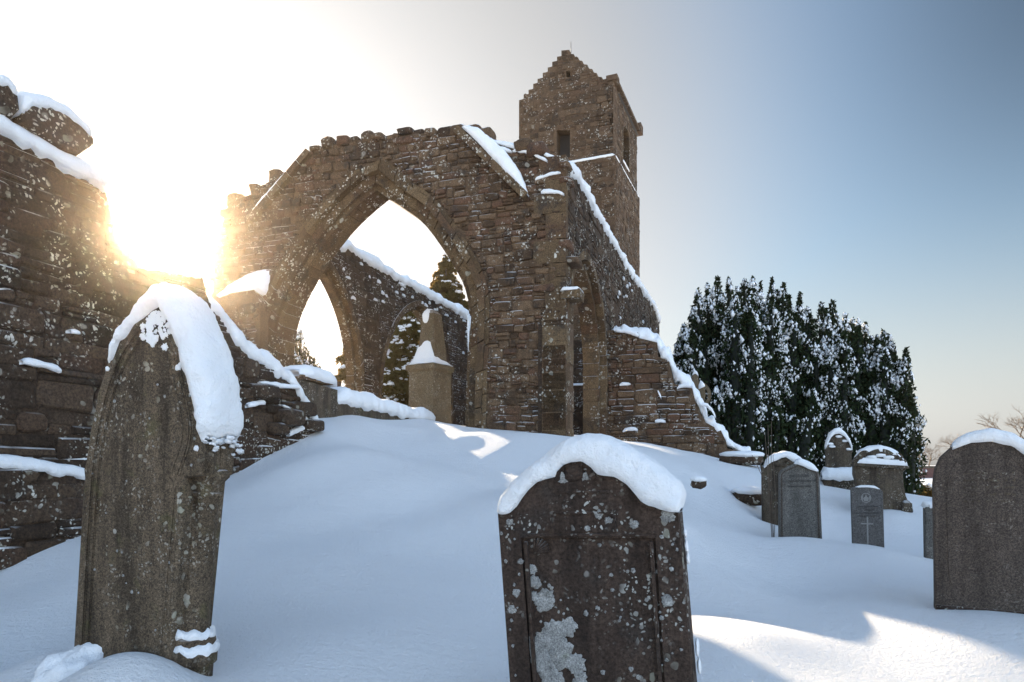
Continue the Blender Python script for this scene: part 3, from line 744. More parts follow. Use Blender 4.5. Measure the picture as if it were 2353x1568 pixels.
m = MB(); cap(m, TOWER, [(xl - .08, zs), (.12, zs)], [(xl, zs + .10), (.10, zs + .12)], .15, .0, .12, droop=.03); cap(m, TOWR, [(.0, zs), (DEP, zs)], [(.05, zs + .10), (DEP, zs + .08)], .15, .0, .12, droop=.03)
cap(m, TOWR, [(u0, v0), (u1, v0)], [(u0, v0 + .12), (u1, v0 + .12)], .06, -.4, .1)
m.pieces('snow_ledge', M['snow'], tower)
m = MB(); q = TOWER.p(ax + .35, steps[19][1], -.3); tube(m, [q, q + Z * .6], [.02, .012], 5); m.build('lightning_rod', M['iron'], tower)

# ------------------------------------------------------------------ tall ruined wall at the left
lwall = root('ruined_wall', (-4.7, 6.2, -.8), 'tall dark rubble wall with loose slabs on top, at the picture edge beside the pointed headstone', 'wall')
l_top = D([(-420, 98), (-200, 195), (0, 290), (60, 325), (130, 365), (200, 398), (240, 428), (252, 475), (262, 530), (292, 578), (330, 612), (400, 622), (466, 636), (480, 694), (510, 724), (560, 802), (590, 822), (640, 852), (676, 880), (690, 905), (712, 950), (730, 985)])
l_uv = LEFT.uvs(l_top)
lp = [(l_uv[0][0], -2.2), (l_uv[-1][0] + .15, -2.2), (l_uv[-1][0] + .15, l_uv[-1][1] - .2)] + list(reversed(l_uv))
m = MB(); slab(m, LEFT, lp, 0, -1.0, 0)
masonry(m, LEFT, lambda u, v: pip(u, v, lp), -7, .3, -1.4, 3.6, h=(.09, .3), l=(.25, .95), proud=(.008, .045), mat=1, split=.55, gap=.008)
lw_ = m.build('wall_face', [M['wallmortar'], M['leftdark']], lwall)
# plinth: the lower face stands proud and carries a band of snow
pl = LEFT.uvs(D([(-200, 1030), (0, 1062), (100, 1075), (200, 1090), (235, 1110)]), .16)
pp = [(pl[0][0], -2.2), (pl[-1][0], -2.2)] + list(reversed(pl))
m = MB(); slab(m, LEFT, pp, .16, -.02, 0); fr4 = Frame(LEFT.p(0, 0, .16), 90 - AX)
masonry(m, fr4, lambda u, v: pip(u, v, pp), -7, pl[-1][0], -1.6, .6, h=(.10, .32), l=(.3, .9), proud=(.008, .05), mat=1, gap=.008)
m.build('plinth', [M['wallmortar'], M['leftdark']], lwall)
m = MB(); I_, O_ = bumpy(pl, .05, .13, 2.2); cap(m, LEFT, I_, O_, .22, -.02, .05, nz=.02, droop=.05)
tr = l_uv[:7]; I_, O_ = bumpy(tr, .08, .2, 1.4); cap(m, LEFT, I_, O_, .10, -1.0, .06, nz=.025, droop=.09)
tr = l_uv[9:13]; I_, O_ = bumpy(tr, .05, .12, 1.6); cap(m, LEFT, I_, O_, .04, -1.0, .06, nz=.02, droop=.05)
tr = l_uv[13:]; I_, O_ = bumpy(tr, .13, .28, 1.6); cap(m, LEFT, I_, O_, .05, -1.0, .05, nz=.04, droop=.10, wob=.45)
for inn in ([(170, 400), (205, 410), (232, 440)], [(40, 833), (80, 838), (128, 852)], [(560, 935), (600, 925)], [(640, 930), (670, 950), (700, 965)], [(590, 880), (640, 890), (680, 892)], [(520, 912), (545, 918)], [(655, 1000), (690, 985)], [(150, 762), (172, 766)]):
    q = LEFT.uvs(D(inn)); I_, O_ = bumpy(q, .02, .07); cap(m, LEFT, I_, O_, .09, -.02, .04, nz=.015, droop=.02)
m.pieces('snow_cap', M['snow'], lwall)
# loose stones at the broken foot
m = MB()
for px, py, s in ((722, 978, .22), (700, 940, .25), (668, 960, .28), (640, 985, .2), (610, 900, .25)):
    m = MB(); u, v = LEFT.uv(px / DS, py / DS, .08); rock(m, LEFT.p(u, v, .02), (LEFT.U * s, LEFT.N * s * .7, Z * s * .45), 0, .45); m.build('loose_stone', M['leftdark'], lwall)
# the big slabs that lie across its top
def coping(pts, n0, n1, lab, snow_in, snow_out):
    uv = LEFT.uvs(D(pts)); c = LEFT.p(sum(p[0] for p in uv) / len(uv), min(p[1] for p in uv), -.4)
    r = root('coping_slab', c, lab, 'stone slab')
    m = MB(); bev_slab(m, LEFT, uv, n0, n1, .05, 0); m.build('slab_block', M['leftdark'], r)
    m = MB(); cap(m, LEFT, LEFT.uvs(D(snow_in)), LEFT.uvs(D(snow_out)), n0 - .0, n1, .05, nz=.02, droop=.06); m.build('snow_cap', M['snow'], r)
coping([(34, 256), (60, 240), (110, 252), (150, 275), (196, 322), (196, 338), (160, 362), (120, 346), (70, 312), (34, 285)], .14, -1.05, 'rounded slab lying on the tall dark wall, its end jutting into the sky',
       [(30, 262), (48, 240), (85, 240), (130, 260), (170, 292), (197, 322)], [(20, 225), (45, 205), (90, 213), (140, 238), (180, 278), (200, 318)])
coping([(-130, 190), (-40, 185), (0, 195), (24, 225), (28, 258), (12, 276), (-40, 262), (-130, 235)], .12, -1.05, 'slab on the tall dark wall cut off by the picture edge, lying higher than its neighbour',
       [(-120, 190), (-40, 184), (0, 194), (26, 228)], [(-120, 160), (-40, 158), (6, 172), (34, 220)])

# ------------------------------------------------------------------ burial enclosure wall leading to the arch
ENC = Frame(at(305, 465, 11.6), 90 - AX)
encl = root('enclosure_wall', ENC.O, 'low grave enclosure wall with thick snow, stepping down towards the great arch', 'wall')
e1 = ENC.uvs([(300, 430), (300, 379), (337.5, 390), (337.5, 440)]); e2 = ENC.uvs([(338, 440), (338, 399.5), (402, 413.5), (436, 420), (436, 450)])
m = MB(); slab(m, ENC, e1, 0, -.45, 0); q = [(x, y) for x, y in e1]; box(m, ENC, e1[1][0], e1[2][0] + .05, e1[1][1] - .0, e1[1][1] + .08, .05, -.5, 1, .004)
m.build('upright_block', [M['brownstone'], M['ashlar']], encl)
m = MB(); slab(m, ENC, e2, -.02, -.4, 0); m.build('low_kerb', M['brownstone'], encl)
m = MB(); t1 = [e1[1], e1[2]]; t1 = [(x, y + .08) for x, y in t1]; I_, O_ = bumpy(t1, .20, .28); cap(m, ENC, I_, O_, .1, -.55, .05, droop=.03, taper=.25)
t2 = [e2[1], e2[2], e2[3]]; I_, O_ = bumpy(t2, .16, .3); cap(m, ENC, I_, O_, .06, -.5, .06, droop=.08, nz=.03, taper=.3)
m.pieces('snow_cap', M['snow'], encl)

# ------------------------------------------------------------------ obelisk monument
OB = Frame(at(430, 465, 18.6), -30)
mon = root('obelisk_monument', (OB.O.x, OB.O.y, .7), 'honey coloured stepped obelisk on a square pedestal standing inside the great arch', 'monument')
s = 18.6 / FPX
def zpx(y): return (HY - y) * s
def frustum(m, z0, z1, a0, a1, mat=0):
    vs = []; sh_ = OB.U * (.07 if z0 > zpx(364) else 0)
    for z, a in ((z0, a0), (z1, a1)):
        for x, y in ((-a, -a), (a, -a), (a, a), (-a, a)): vs.append(OB.O + sh_ + OB.U * x - OB.N * y + Z * z)
    m.add(vs, [[3, 2, 1, 0], [4, 5, 6, 7], [0, 1, 5, 4], [1, 2, 6, 5], [2, 3, 7, 6], [3, 0, 4, 7]], mat)
m = MB(); frustum(m, .3, zpx(373), .425, .40); m.build('pedestal', M['honey'], mon)
m = MB(); frustum(m, zpx(373), zpx(371), .40, .47); frustum(m, zpx(371), zpx(366.5), .47, .47); frustum(m, zpx(366.5), zpx(362), .45, .36); m.build('cornice', M['honey'], mon)
m = MB(); frustum(m, zpx(363), zpx(315), .29, .185); frustum(m, zpx(315), zpx(311), .185, .09); m.build('obelisk', M['honey'], mon)
m = MB(); fO = Frame(OB.O + OB.N * .45, -30)
vs, fs = [], []
n = 36
for i in range(9):
    t = i / 8; a = .49 * (1 - t) + .22 * t; z = zpx(366.5) + .02 + (zpx(339) - zpx(366.5)) * t ** 1.8
    for k in range(n):
        th = 2 * math.pi * k / n; c_, s_ = math.cos(th), math.sin(th); q = max(abs(c_), abs(s_))
        side = 1 if s_ < 0 else .35
        zz = zpx(366.5) + .02 + (z - zpx(366.5) - .02) * (.55 + .45 * max(0, -s_ + c_ * .3)) 
        p = OB.O + OB.U * (c_ / q * a) - OB.N * (s_ / q * a) + Z * zz
        vs.append(p + Vector((bump3(p, 6) * .02, 0, bump3(p, 5, 3) * .03)))
for i in range(8):
    for k in range(n): l = (k + 1) % n; fs.append([i * n + k, i * n + l, (i + 1) * n + l, (i + 1) * n + k])
fs.append(list(range(n))[::-1]); fs.append([8 * n + k for k in range(n)])
m.add(vs, fs, 0, True)
rock(m, OB.O + Z * zpx(318) + OB.N * .15, (OB.U * .13, OB.N * .09, Z * .2), 0, .8, .25); rock(m, OB.O + Z * (zpx(311.5)), (OB.U * .12, OB.N * .12, Z * .06), 0, .8, .1)
m.pieces('snow_cap', M['snow'], mon)

# ------------------------------------------------------------------ gravestones
ST = -AX
def uvpoly(fr, pts, n=0.0): return fr.uvs(D(pts), n)
def text(fr, s, u, v, size, mat, parent, n=.004):
    cu = bpy.data.curves.new('letters', 'FONT'); cu.body = s; cu.size = size; cu.align_x = 'CENTER'; cu.extrude = .003
    ob = bpy.data.objects.new('letters', cu); COL.objects.link(ob)
    dg = bpy.context.evaluated_depsgraph_get(); me = bpy.data.meshes.new_from_object(ob.evaluated_get(dg)); bpy.data.objects.remove(ob)
    mtx = Matrix((fr.U, fr.V, fr.N)).transposed().to_4x4()
    mtx.translation = fr.p(u, v, n) - parent_loc(parent)
    me.transform(mtx); me.materials.clear(); me.materials.append(mat)
    o = bpy.data.objects.new('inscription', me); COL.objects.link(o); o.parent = parent; return o
def grave(label, fr, loc, **k): return root('gravestone', loc, label, 'gravestone', k.get('group'))

# --- the carved red headstone in the middle foreground
F1 = Frame(at(597, 512, 2.85), ST, lean=-3.2)
gs = grave('dark reddish headstone with curved snow-capped top and grey lichen blotches', F1, (F1.O.x, F1.O.y, -1.3))
top1 = [(1142, 1174), (1169, 1173), (1186, 1161), (1198, 1142), (1214, 1122), (1234, 1104), (1277, 1089), (1281, 1076), (1295, 1062), (1313, 1056), (1337, 1056), (1360, 1065), (1376, 1080), (1396, 1086),
        (1420, 1094), (1441, 1106), (1455, 1122), (1475, 1145), (1491, 1155), (1519, 1165), (1560, 1174)]
ol1 = uvpoly(F1, top1); lb = uvpoly(F1, [(1185, 1800)]); rb = uvpoly(F1, [(1614, 1800)])
full = [(rb[0][0], rb[0][1])] + list(reversed(ol1)) + [lb[0]]
m = MB(); bev_slab(m, F1, full, -.018, -.19, .012, 0)
inner = uvpoly(F1, [(1197, 1236), (1506, 1236), (1542, 1790), (1236, 1790)])
# raised frame round the panel and the head
fr_poly = [(rb[0][0] - .004, rb[0][1] + .01)] + [(x, y) for x, y in reversed(ol1)] + [(lb[0][0] + .004, lb[0][1] + .01)]
cpt = (sum(x for x, y in full) / len(full), 0)
sh = [(x * .992 + cpt[0] * .008, y - .006) for x, y in fr_poly]
slab(m, F1, sh, 0, -.03, 0, [inner])
slab_mb = m
m = MB()
def strip(m, fr, pts, w, n0, n1, mat=0):
    a = offset(pts, w / 2); b = offset(pts, -w / 2); slab(m, fr, a + list(reversed(b)), n0, n1, mat)
for pts, w in (([(1212, 1229), (1492, 1229)], .010), ([(1276, 1130), (1400, 1130)], .008), ([(1270, 1178), (1410, 1178)], .007), ([(1270, 1182), (1266, 1222)], .006), ([(1411, 1182), (1415, 1222)], .006), ([(1208, 1245), (1244, 1780)], .014), ([(1497, 1245), (1531, 1780)], .014)):
    strip(m, F1, uvpoly(F1, pts), w, .009, -.02)
u, v = F1.uv(1320 / DS, 1095 / DS)
for k in range(9):
    a = math.pi * k / 8; rock(m, F1.p(u + .075 * math.cos(a), v + .06 * math.sin(a), .002), (F1.U * .016, F1.N * .012, F1.V * .02), 0, .8, .2, 8, 6)
rock(m, F1.p(u, v + .015, .002), (F1.U * .04, F1.N * .014, F1.V * .035), 0, .8, .3)
u, v = F1.uv(1225 / DS, 1262 / DS)
for k in range(7):
    a = -.2 + .28 * k; p0 = F1.p(u, v - .02, -.012); p1 = F1.p(u + .07 * math.cos(a), v + .05 * math.sin(a), -.010); tube(m, [p0, p1], [.004, .007], 5)
m.build('carving', M['redsand'], gs)
# crusts of lichen
m = slab_mb
def crust(m, fr, px, py, r, n, mat=1, clip=None):
    cu_, cv_ = fr.uv(px / DS, py / DS)
    if clip and not all(pip(cu_ + r * 1.1 * a, cv_ + r * 1.1 * b, clip) for a, b in ((1, 0), (-1, 0), (0, 1), (0, -1))): return
    K = 40; sd = R.uniform(0, 80); vs = [fr.p(cu_, cv_, n + .004)]; fs = []
    asp = R.uniform(.85, 1.3)
    for q, (f, h) in enumerate(((.6, .0045), (.92, .003), (1.0, -.004))):
        for k in range(K):
            a = 2 * math.pi * k / K; e = Vector((math.cos(a), math.sin(a), 0)) 
            rr = r * f * (1 + .40 * noise.noise(e * 1.2 + Vector((sd, 0, 0))) + .30 * noise.noise(e * 4 + Vector((0, sd, 0))) + .16 * noise.noise(e * 11 + Vector((0, sd, 0))))
            vs.append(fr.p(cu_ + rr * math.cos(a), cv_ + rr * asp * math.sin(a), n + h))
    for k in range(K): fs.append([0, 1 + k, 1 + (k + 1) % K])
    for q in range(2):
        for k in range(K): l = (k + 1) % K; fs.append([1 + q * K + k, 1 + (q + 1) * K + k, 1 + (q + 1) * K + l, 1 + q * K + l])
    m.add(vs, fs, mat, True)
for px, py, r in ((1272, 1458, .062), (1255, 1470, .055), (1300, 1445, .05), (1288, 1505, .062), (1318, 1526, .05), (1250, 1532, .055), (1230, 1500, .05), (1245, 1388, .045), (1252, 1375, .036), (1221, 1310, .022), (1226, 1340, .026), (1223, 1372, .022), (1268, 1562, .05), (1330, 1566, .036)):
    crust(m, F1, px, py, r, -.017)
for px, py, r in ((1290, 1098, .028), (1345, 1095, .018), (1376, 1182, .016), (1398, 1196, .017), (1349, 1214, .014), (1457, 1205, .02), (1533, 1185, .026), (1532, 1380, .024), (1585, 1500, .03), (1186, 1362, .018), (1176, 1400, .02), (1170, 1200, .016), (1196, 1290, .014)):
    crust(m, F1, px, py, r, .001, 1, full)
for k in range(34):
    crust(m, F1, R.uniform(1215, 1520), R.uniform(1240, 1568), R.uniform(.003, .010), -.0175)
for k in range(18): crust(m, F1, R.uniform(1150, 1195) + 0, R.uniform(1180, 1560), R.uniform(.003, .009), .0005, 1, full); crust(m, F1, R.uniform(1515, 1570), R.uniform(1180, 1560), R.uniform(.003, .011), .0005, 1, full)
slab_mb.build('slab', [M['redsand'], M['lichen']], gs)
out1 = [(1140, 1168), (1147, 1136), (1170, 1106), (1222, 1060), (1269, 1028), (1305, 1004), (1341, 995), (1376, 997), (1420, 1012), (1459, 1032), (1499, 1060), (1536, 1086), (1562, 1108), (1572, 1135), (1568, 1168)]
m = MB(); cap(m, F1, uvpoly(F1, top1), uvpoly(F1, out1), .035, -.23, .014, K=22, nz=.012, droop=.012, taper=.03, ns=9); 
for py, s in ((1262, .018), (1290, .014), (1500, .022), (1545, .02), (1230, .012)):
    u, v = F1.uv((1560 + (py - 1173) * .107) / DS, py / DS); rock(m, F1.p(u + .008, v, -.09), (F1.U * .008, F1.N * .03, F1.V * s * 1.6), 0, .9, .3)
m.pieces('snow_cap', M['snow'], gs, .25)

# --- pointed gothic headstone at the left
F2 = Frame(at(140, 480, 3.35), ST, lean=5.4)
gs = grave('tall pointed grey headstone with corner column and heavy snow on its shoulder, below the sun', F2, (F2.O.x, F2.O.y, -1.1))
head = [(462, 1092), (465, 1075), (466, 1030), (462, 985), (446, 900), (424, 815), (396, 737), (372, 690), (345, 700), (312, 728), (275, 775), (246, 830), (222, 905), (206, 985), (195, 1062), (190, 1078), (192, 1098)]
pan = uvpoly(F2, [(374, 1760), (386, 1500), (424, 1098)] + head + [(190, 1110), (166, 1500), (150, 1760)])
m = MB(); bev_slab(m, F2, pan, 0, -.13, .018, 0)
back = uvpoly(F2, [(395, 1760), (408, 1500), (446, 1098)] + head + [(190, 1110), (166, 1500), (150, 1760)])
bev_slab(m, F2, back, -.12, -.23, .02, 0)
slab_mb = m
m = MB()
for off_ in (.035, .05, .085):
    hp = uvpoly(F2, [(424, 1100), (458, 1000), (440, 905), (420, 820), (394, 745), (372, 700), (348, 712), (315, 740), (280, 785), (252, 838), (228, 910), (212, 990), (200, 1062), (190, 1200), (174, 1500), (160, 1740)])
    q = offset(smooth_line(hp, 2), off_); strip(m, F2, q, .010, .005, -.02)
hp = uvpoly(F2, [(414, 1120), (380, 1500), (368, 1740)])
strip(m, F2, hp, .012, .006, -.02); strip(m, F2, offset(hp, -.03), .008, .005, -.02)
m.build('moulding', M['grit'], gs)
def lathe(m, fr, c, prof, n=20, mat=0):
    vs, fs = [], []
    for h, r in prof:
        for k in range(n): a = 2 * math.pi * k / n; vs.append(fr.p(c[0] + r * math.cos(a), c[1] + h, c[2] + r * math.sin(a)))
    for i in range(len(prof) - 1):
        for k in range(n): l = (k + 1) % n; fs.append([i * n + k, (i + 1) * n + k, (i + 1) * n + l, i * n + l])
    fs.append(list(range(n))); fs.append([(len(prof) - 1) * n + k for k in range(n)][::-1])
    m.add(vs, fs, mat, True)
col = root; 
cu0, cv0 = F2.uv(474 / DS, 1128 / DS, -.14); cu1, cv1 = F2.uv(444 / DS, 1460 / DS, -.14)
cc = (cu0 + cu1) / 2
m = MB(); H = cv0 - cv1
vb, vt = cv1, cv0
lathe(m, F2, (cc, 0, -.14), [(vb - .5, .10), (vb - .13, .10), (vb - .125, .115), (vb - .06, .115), (vb - .05, .09), (vb - .02, .105), (vb + .0, .10), (vb + .02, .075), (vb + .05, .068), (vt - .03, .064), (vt - .02, .08), (vt - .005, .08), (vt, .066), (vt + .03, .072), (vt + .06, .095), (vt + .075, .108), (vt + .10, .11), (vt + .115, .10)])
lathe(m, F2, (cc - .07, 0, -.075), [(vb - .5, .05), (vb, .05), (vb + .02, .034), (vt - .02, .031), (vt + .05, .045), (vt + .1, .045)], 12)
cn = m.build('column', M['grit'], gs)
m = MB()
for hh, r, t in ((vb + .012, .090, .028), (vb - .055, .113, .034)):
    vs, fs = [], []; n = 36
    for j_, (rr, z) in enumerate(((1.02, -.45), (1.10, .0), (1.0, .75), (.75, 1.0), (.4, 1.02))):
        for k in range(n):
            a = 2 * math.pi * k / n; p = F2.p(cc + r * rr * math.cos(a), hh + t * z, -.14 + r * rr * math.sin(a))
            vs.append(p + F2.V * (bump3(p, 22) * .03) + F2.N * bump3(p, 16, 4) * .016)
    for i in range(4):
        for k in range(n): l = (k + 1) % n; fs.append([i * n + k, (i + 1) * n + k, (i + 1) * n + l, i * n + l])
    m.add(vs, fs, 0, True)
m.pieces('snow_collar', M['snow'], cn, .05)
inn = [(250, 830), (277, 773), (312, 726), (345, 699), (372, 690), (396, 737), (424, 815), (446, 900), (460, 960), (465, 1000)]
out = [(242, 838), (264, 770), (294, 712), (330, 662), (372, 645), (418, 690), (452, 770), (476, 860), (486, 940), (486, 1005)]
m = MB(); cap(m, F2, uvpoly(F2, inn), uvpoly(F2, out), .02, -.25, .010, K=26, nz=.022, droop=.035, taper=.05, ns=11)
for k in range(34):
    px, py = 468 + R.gauss(0, 11), 1004 + abs(R.gauss(0, 14)); u, v = F2.uv(px / DS, py / DS); q = R.uniform(.004, .013); rock(m, F2.p(u, v, R.uniform(-.24, .0)), (F2.U * q * 1.2, F2.N * q * 1.8, F2.V * q), 0, .9, .7, 10, 6)
# crusted snow left on the face below the tip
for k in range(150):
    px, py = 350 + R.gauss(0, 24), 722 + abs(R.gauss(0, 26))
    if py < 700 + abs(px - 368) * 1.25: continue
    crust(slab_mb, F2, px, py, R.uniform(.004, .022), .001, 2, pan)
for px, py, q in ((410, 845, .016), (416, 838, .012), (440, 905, .008), (248, 848, .012), (452, 1030, .014)):
    u, v = F2.uv(px / DS, py / DS); rock(m, F2.p(u, v, .002), (F2.U * q, F2.N * .008, F2.V * q), 0, .9, .35, 10, 6)
p = at(67, 640, 3.5); rock(m, at(66, 684, 3.45), (F2.U * .16, F2.N * .18, F2.V * .22 + F2.U * .10), 0, 1.0, .35, 28, 18)
m.pieces('snow_cap', M['snow'], gs, .25)
for k in range(45):
    px, py = R.uniform(200, 480), R.uniform(780, 1500)
    crust(slab_mb, F2, px, py, R.uniform(.003, .008), .0, 1, pan)
slab_mb.build('slab', [M['grit'], M['lichen'], M['snow']], gs)

# --- big round-topped stone at the right edge
F3 = Frame(at(985, 520, 5.5), ST - 7, lean=-.6)
gs = grave('large brown granite headstone with rounded snow-capped top, cut by the picture edge', F3, (F3.O.x, F3.O.y, -1.15))
c3 = [(2150, 1470), (2148, 1300), (2145, 1110), (2149, 1080), (2162, 1050), (2188, 1027), (2230, 1012), (2276, 1009), (2322, 1018), (2362, 1042), (2390, 1080), (2402, 1120), (2408, 1300), (2412, 1470)]
m3 = MB(); bev_slab(m3, F3, uvpoly(F3, c3), 0, -.11, .015, 0)
m = MB(); strip(m, F3, smooth_line(uvpoly(F3, [(2190, 1340), (2183, 1330), (2180, 1240), (2178, 1120), (2184, 1090), (2200, 1060), (2235, 1040), (2276, 1034), (2320, 1045), (2352, 1070), (2368, 1110), (2374, 1330)]), 2), .016, .006, -.02)
m.build('moulding', M['brown_granite'], gs)
m = MB(); q = uvpoly(F3, [(2150, 1480), (2150, 1389), (2420, 1412), (2420, 1500)]); slab(m, F3, q, .006, -.13, 0); m.build('plinth', M['redsand'], gs)
m = MB(); cap(m, F3, uvpoly(F3, [(2188, 1028), (2230, 1013), (2276, 1010), (2322, 1019), (2362, 1043), (2388, 1078)]), uvpoly(F3, [(2190, 1012), (2225, 993), (2280, 984), (2330, 993), (2372, 1020), (2398, 1064)]), .03, -.15, .03, K=14, nz=.014, taper=.05); m.pieces('snow_cap', M['snow'], gs, .25)
for k in range(5):      # worn rows of lettering, no longer legible
    for j_ in range(14):
        if R.random() < .3: continue
        px = 2215 + j_ * 8.5 + R.uniform(-1, 1); py = 1090 + k * 16; u, v = F3.uv(px / DS, py / DS); box(m3, F3, u, u + R.uniform(.012, .024), v, v + R.uniform(.01, .022), .0015, -.01, 1)
m3.build('slab', [M['brown_granite'], M['brownstone']], gs)

# --- grey granite stone and the brown one behind it
F4 = Frame(at(803, 505, 9.3), ST, lean=-1.2)
gs = grave('grey granite headstone with shallow peaked top, standing before a brown carved stone', F4, (F4.O.x, F4.O.y, -1.05))
c4 = [(1791, 1300), (1790, 1228), (1790, 1087), (1797, 1079), (1822, 1067), (1833, 1064), (1856, 1074), (1880, 1082), (1883, 1092), (1890, 1250), (1892, 1300)]
m = MB(); bev_slab(m, F4, uvpoly(F4, c4), 0, -.2, .015, 0); m.build('slab', M['granite'], gs)
m = MB(); strip(m, F4, uvpoly(F4, [(1797, 1290), (1796, 1090), (1803, 1083), (1834, 1070), (1875, 1085), (1877, 1092), (1884, 1290)]), .018, .008, -.02); m.build('moulding', M['brown_granite'], gs)
m = MB(); cap(m, F4, uvpoly(F4, [(1826, 1066), (1833, 1064), (1856, 1074), (1881, 1082)]), uvpoly(F4, [(1826, 1054), (1838, 1051), (1862, 1060), (1882, 1077)]), .03, -.22, .03, nz=.015); m.pieces('snow_cap', M['snow'], gs, .25)
u, v = F4.uv(1836 / DS, 1096 / DS)
text(F4, 'ERECTED BY', u, v, .045, M['letter'], gs, .002); text(F4, 'IN LOVING MEMORY OF', u, v - .07, .04, M['letter'], gs, .002); text(F4, 'HIS BELOVED WIFE', u, v - .14, .035, M['letter'], gs, .002)

F5 = Frame(at(783, 505, 10.6), ST)
gs = grave('brown headstone with carved scroll top and thick snow, half hidden by the grey granite one', F5, (F5.O.x, F5.O.y, -1.0))
c5 = [(1752, 1300), (1751, 1193), (1750, 1085), (1747, 1066), (1757, 1075), (1770, 1062), (1785, 1055), (1795, 1050), (1806, 1048), (1818, 1055), (1826, 1058), (1845, 1072), (1852, 1085), (1856, 1300)]
m = MB(); bev_slab(m, F5, uvpoly(F5, c5), 0, -.2, .015, 0)
for px, py in ((1795, 1060), (1805, 1056), (1815, 1062), (1785, 1066), (1800, 1068)):
    u, v = F5.uv(px / DS, py / DS); rock(m, F5.p(u, v, .0), (F5.U * .06, F5.N * .03, F5.V * .035), 0, .8, .3)
m.build('slab', M['brownstone'], gs)
m = MB(); cap(m, F5, uvpoly(F5, [(1756, 1074), (1770, 1062), (1785, 1055), (1795, 1050), (1806, 1048), (1818, 1055), (1840, 1068), (1850, 1078)]), uvpoly(F5, [(1754, 1068), (1760, 1055), (1778, 1042), (1802, 1036), (1820, 1039), (1838, 1049), (1852, 1060), (1858, 1075)]), .04, -.22, .04, nz=.02); m.pieces('snow_cap', M['snow'], gs, .25)

# --- small uniform stone with cross
F6 = Frame(at(867, 512, 8.35), ST, lean=-1.3)
gs = grave('small dark grey war grave stone with round badge, dark lettering and pale cross', F6, (F6.O.x, F6.O.y, -.95))
c6 = [(1961, 1300), (1959, 1227), (1956, 1124), (1958, 1121), (1975, 1118.5), (1994, 1118), (2012, 1121), (2026, 1126), (2029, 1130), (2032, 1241), (2034, 1300)]
m = MB(); bev_slab(m, F6, uvpoly(F6, c6), 0, -.09, .008, 0); m.build('slab', M['warstone'], gs)
m = MB()
for pts, w in (([(1993, 1186), (1995, 1300)], .017), ([(1979, 1203), (2007, 1204)], .014)): strip(m, F6, uvpoly(F6, pts), w, .003, -.01)
m.build('cross', M['carve'], gs)
m = MB(); u, v = F6.uv(1990 / DS, 1144 / DS)
strip(m, F6, [(u + .052 * math.cos(a * math.pi / 12), v + .056 * math.sin(a * math.pi / 12)) for a in range(25)], .008, .003, -.01)
slab(m, F6, [(u - .022, v - .04), (u + .022, v - .04), (u + .03, v), (u + .012, v + .012), (u, v + .045), (u - .012, v + .012), (u - .03, v)], .003, -.01)
for sx in (-1, 1): slab(m, F6, [(u + sx * .034, v - .03), (u + sx * .046, v - .012), (u + sx * .046, v + .016), (u + sx * .036, v + .026)], .003, -.01)
m.build('badge', M['carve'], gs)
u, v = F6.uv(1993 / DS, 1166 / DS)
for k, (s_, z_) in enumerate((('22156 CORPORAL', .030), ('R. TAYLOR', .034), ('ROYAL HIGHLANDERS', .026), ('17TH MARCH 1919', .026))): text(F6, s_, u, v - k * .038, z_, M['letter'], gs, .001)
m = MB(); cap(m, F6, uvpoly(F6, [(1967, 1120), (1980, 1119), (1994, 1118.5), (2012, 1121), (2022, 1125)]), uvpoly(F6, [(1968, 1117), (1980, 1115), (1996, 1115), (2012, 1117), (2023, 1122)]), .008, -.1, .03, nz=.006, droop=.004); m.pieces('snow_cap', M['snow'], gs, .25)

# --- pointed stone on a base before the yews
F7 = Frame(at(839, 455, 13.4), ST)
gs = grave('pointed brown headstone on a snowy base in front of the yews', F7, (F7.O.x, F7.O.y, -.4))
c7 = [(1898, 1100), (1899, 1042), (1896, 1034), (1900, 1022), (1908, 1005), (1917, 997), (1929, 993), (1941, 1001), (1951, 1014), (1957, 1030), (1961, 1036), (1957, 1042), (1957, 1100)]
m = MB(); bev_slab(m, F7, uvpoly(F7, c7), 0, -.2, .02, 0); m.build('slab', M['brownstone'], gs)
m = MB(); q = uvpoly(F7, [(1891, 1130), (1891, 1096), (1968, 1097), (1968, 1130)]); slab(m, F7, q, .14, -.4, 0); m.build('plinth', M['brownstone'], gs)
m = MB(); cap(m, F7, uvpoly(F7, [(1897, 1030), (1902, 1018), (1909, 1004), (1918, 996), (1929, 993), (1941, 1001), (1951, 1014), (1958, 1032)]), uvpoly(F7, [(1896, 1026), (1900, 1010), (1908, 993), (1918, 984), (1930, 982), (1943, 992), (1953, 1008), (1961, 1030)]), .05, -.24, .04, nz=.02)
q = uvpoly(F7, [(1890, 1097), (1969, 1098)], .14); cap(m, F7, q, up(q, .2), .22, -.42, .06, nz=.03, droop=.06)
for px, py in ((1908, 1020), (1912, 1026), (1928, 1003), (1942, 1013), (1951, 1032)):
    u, v = F7.uv(px / DS, py / DS); rock(m, F7.p(u, v, .01), (F7.U * .06, F7.N * .02, F7.V * .025), 0, .9, .3, 8, 6)
m.pieces('snow_cap', M['snow'], gs, .25)

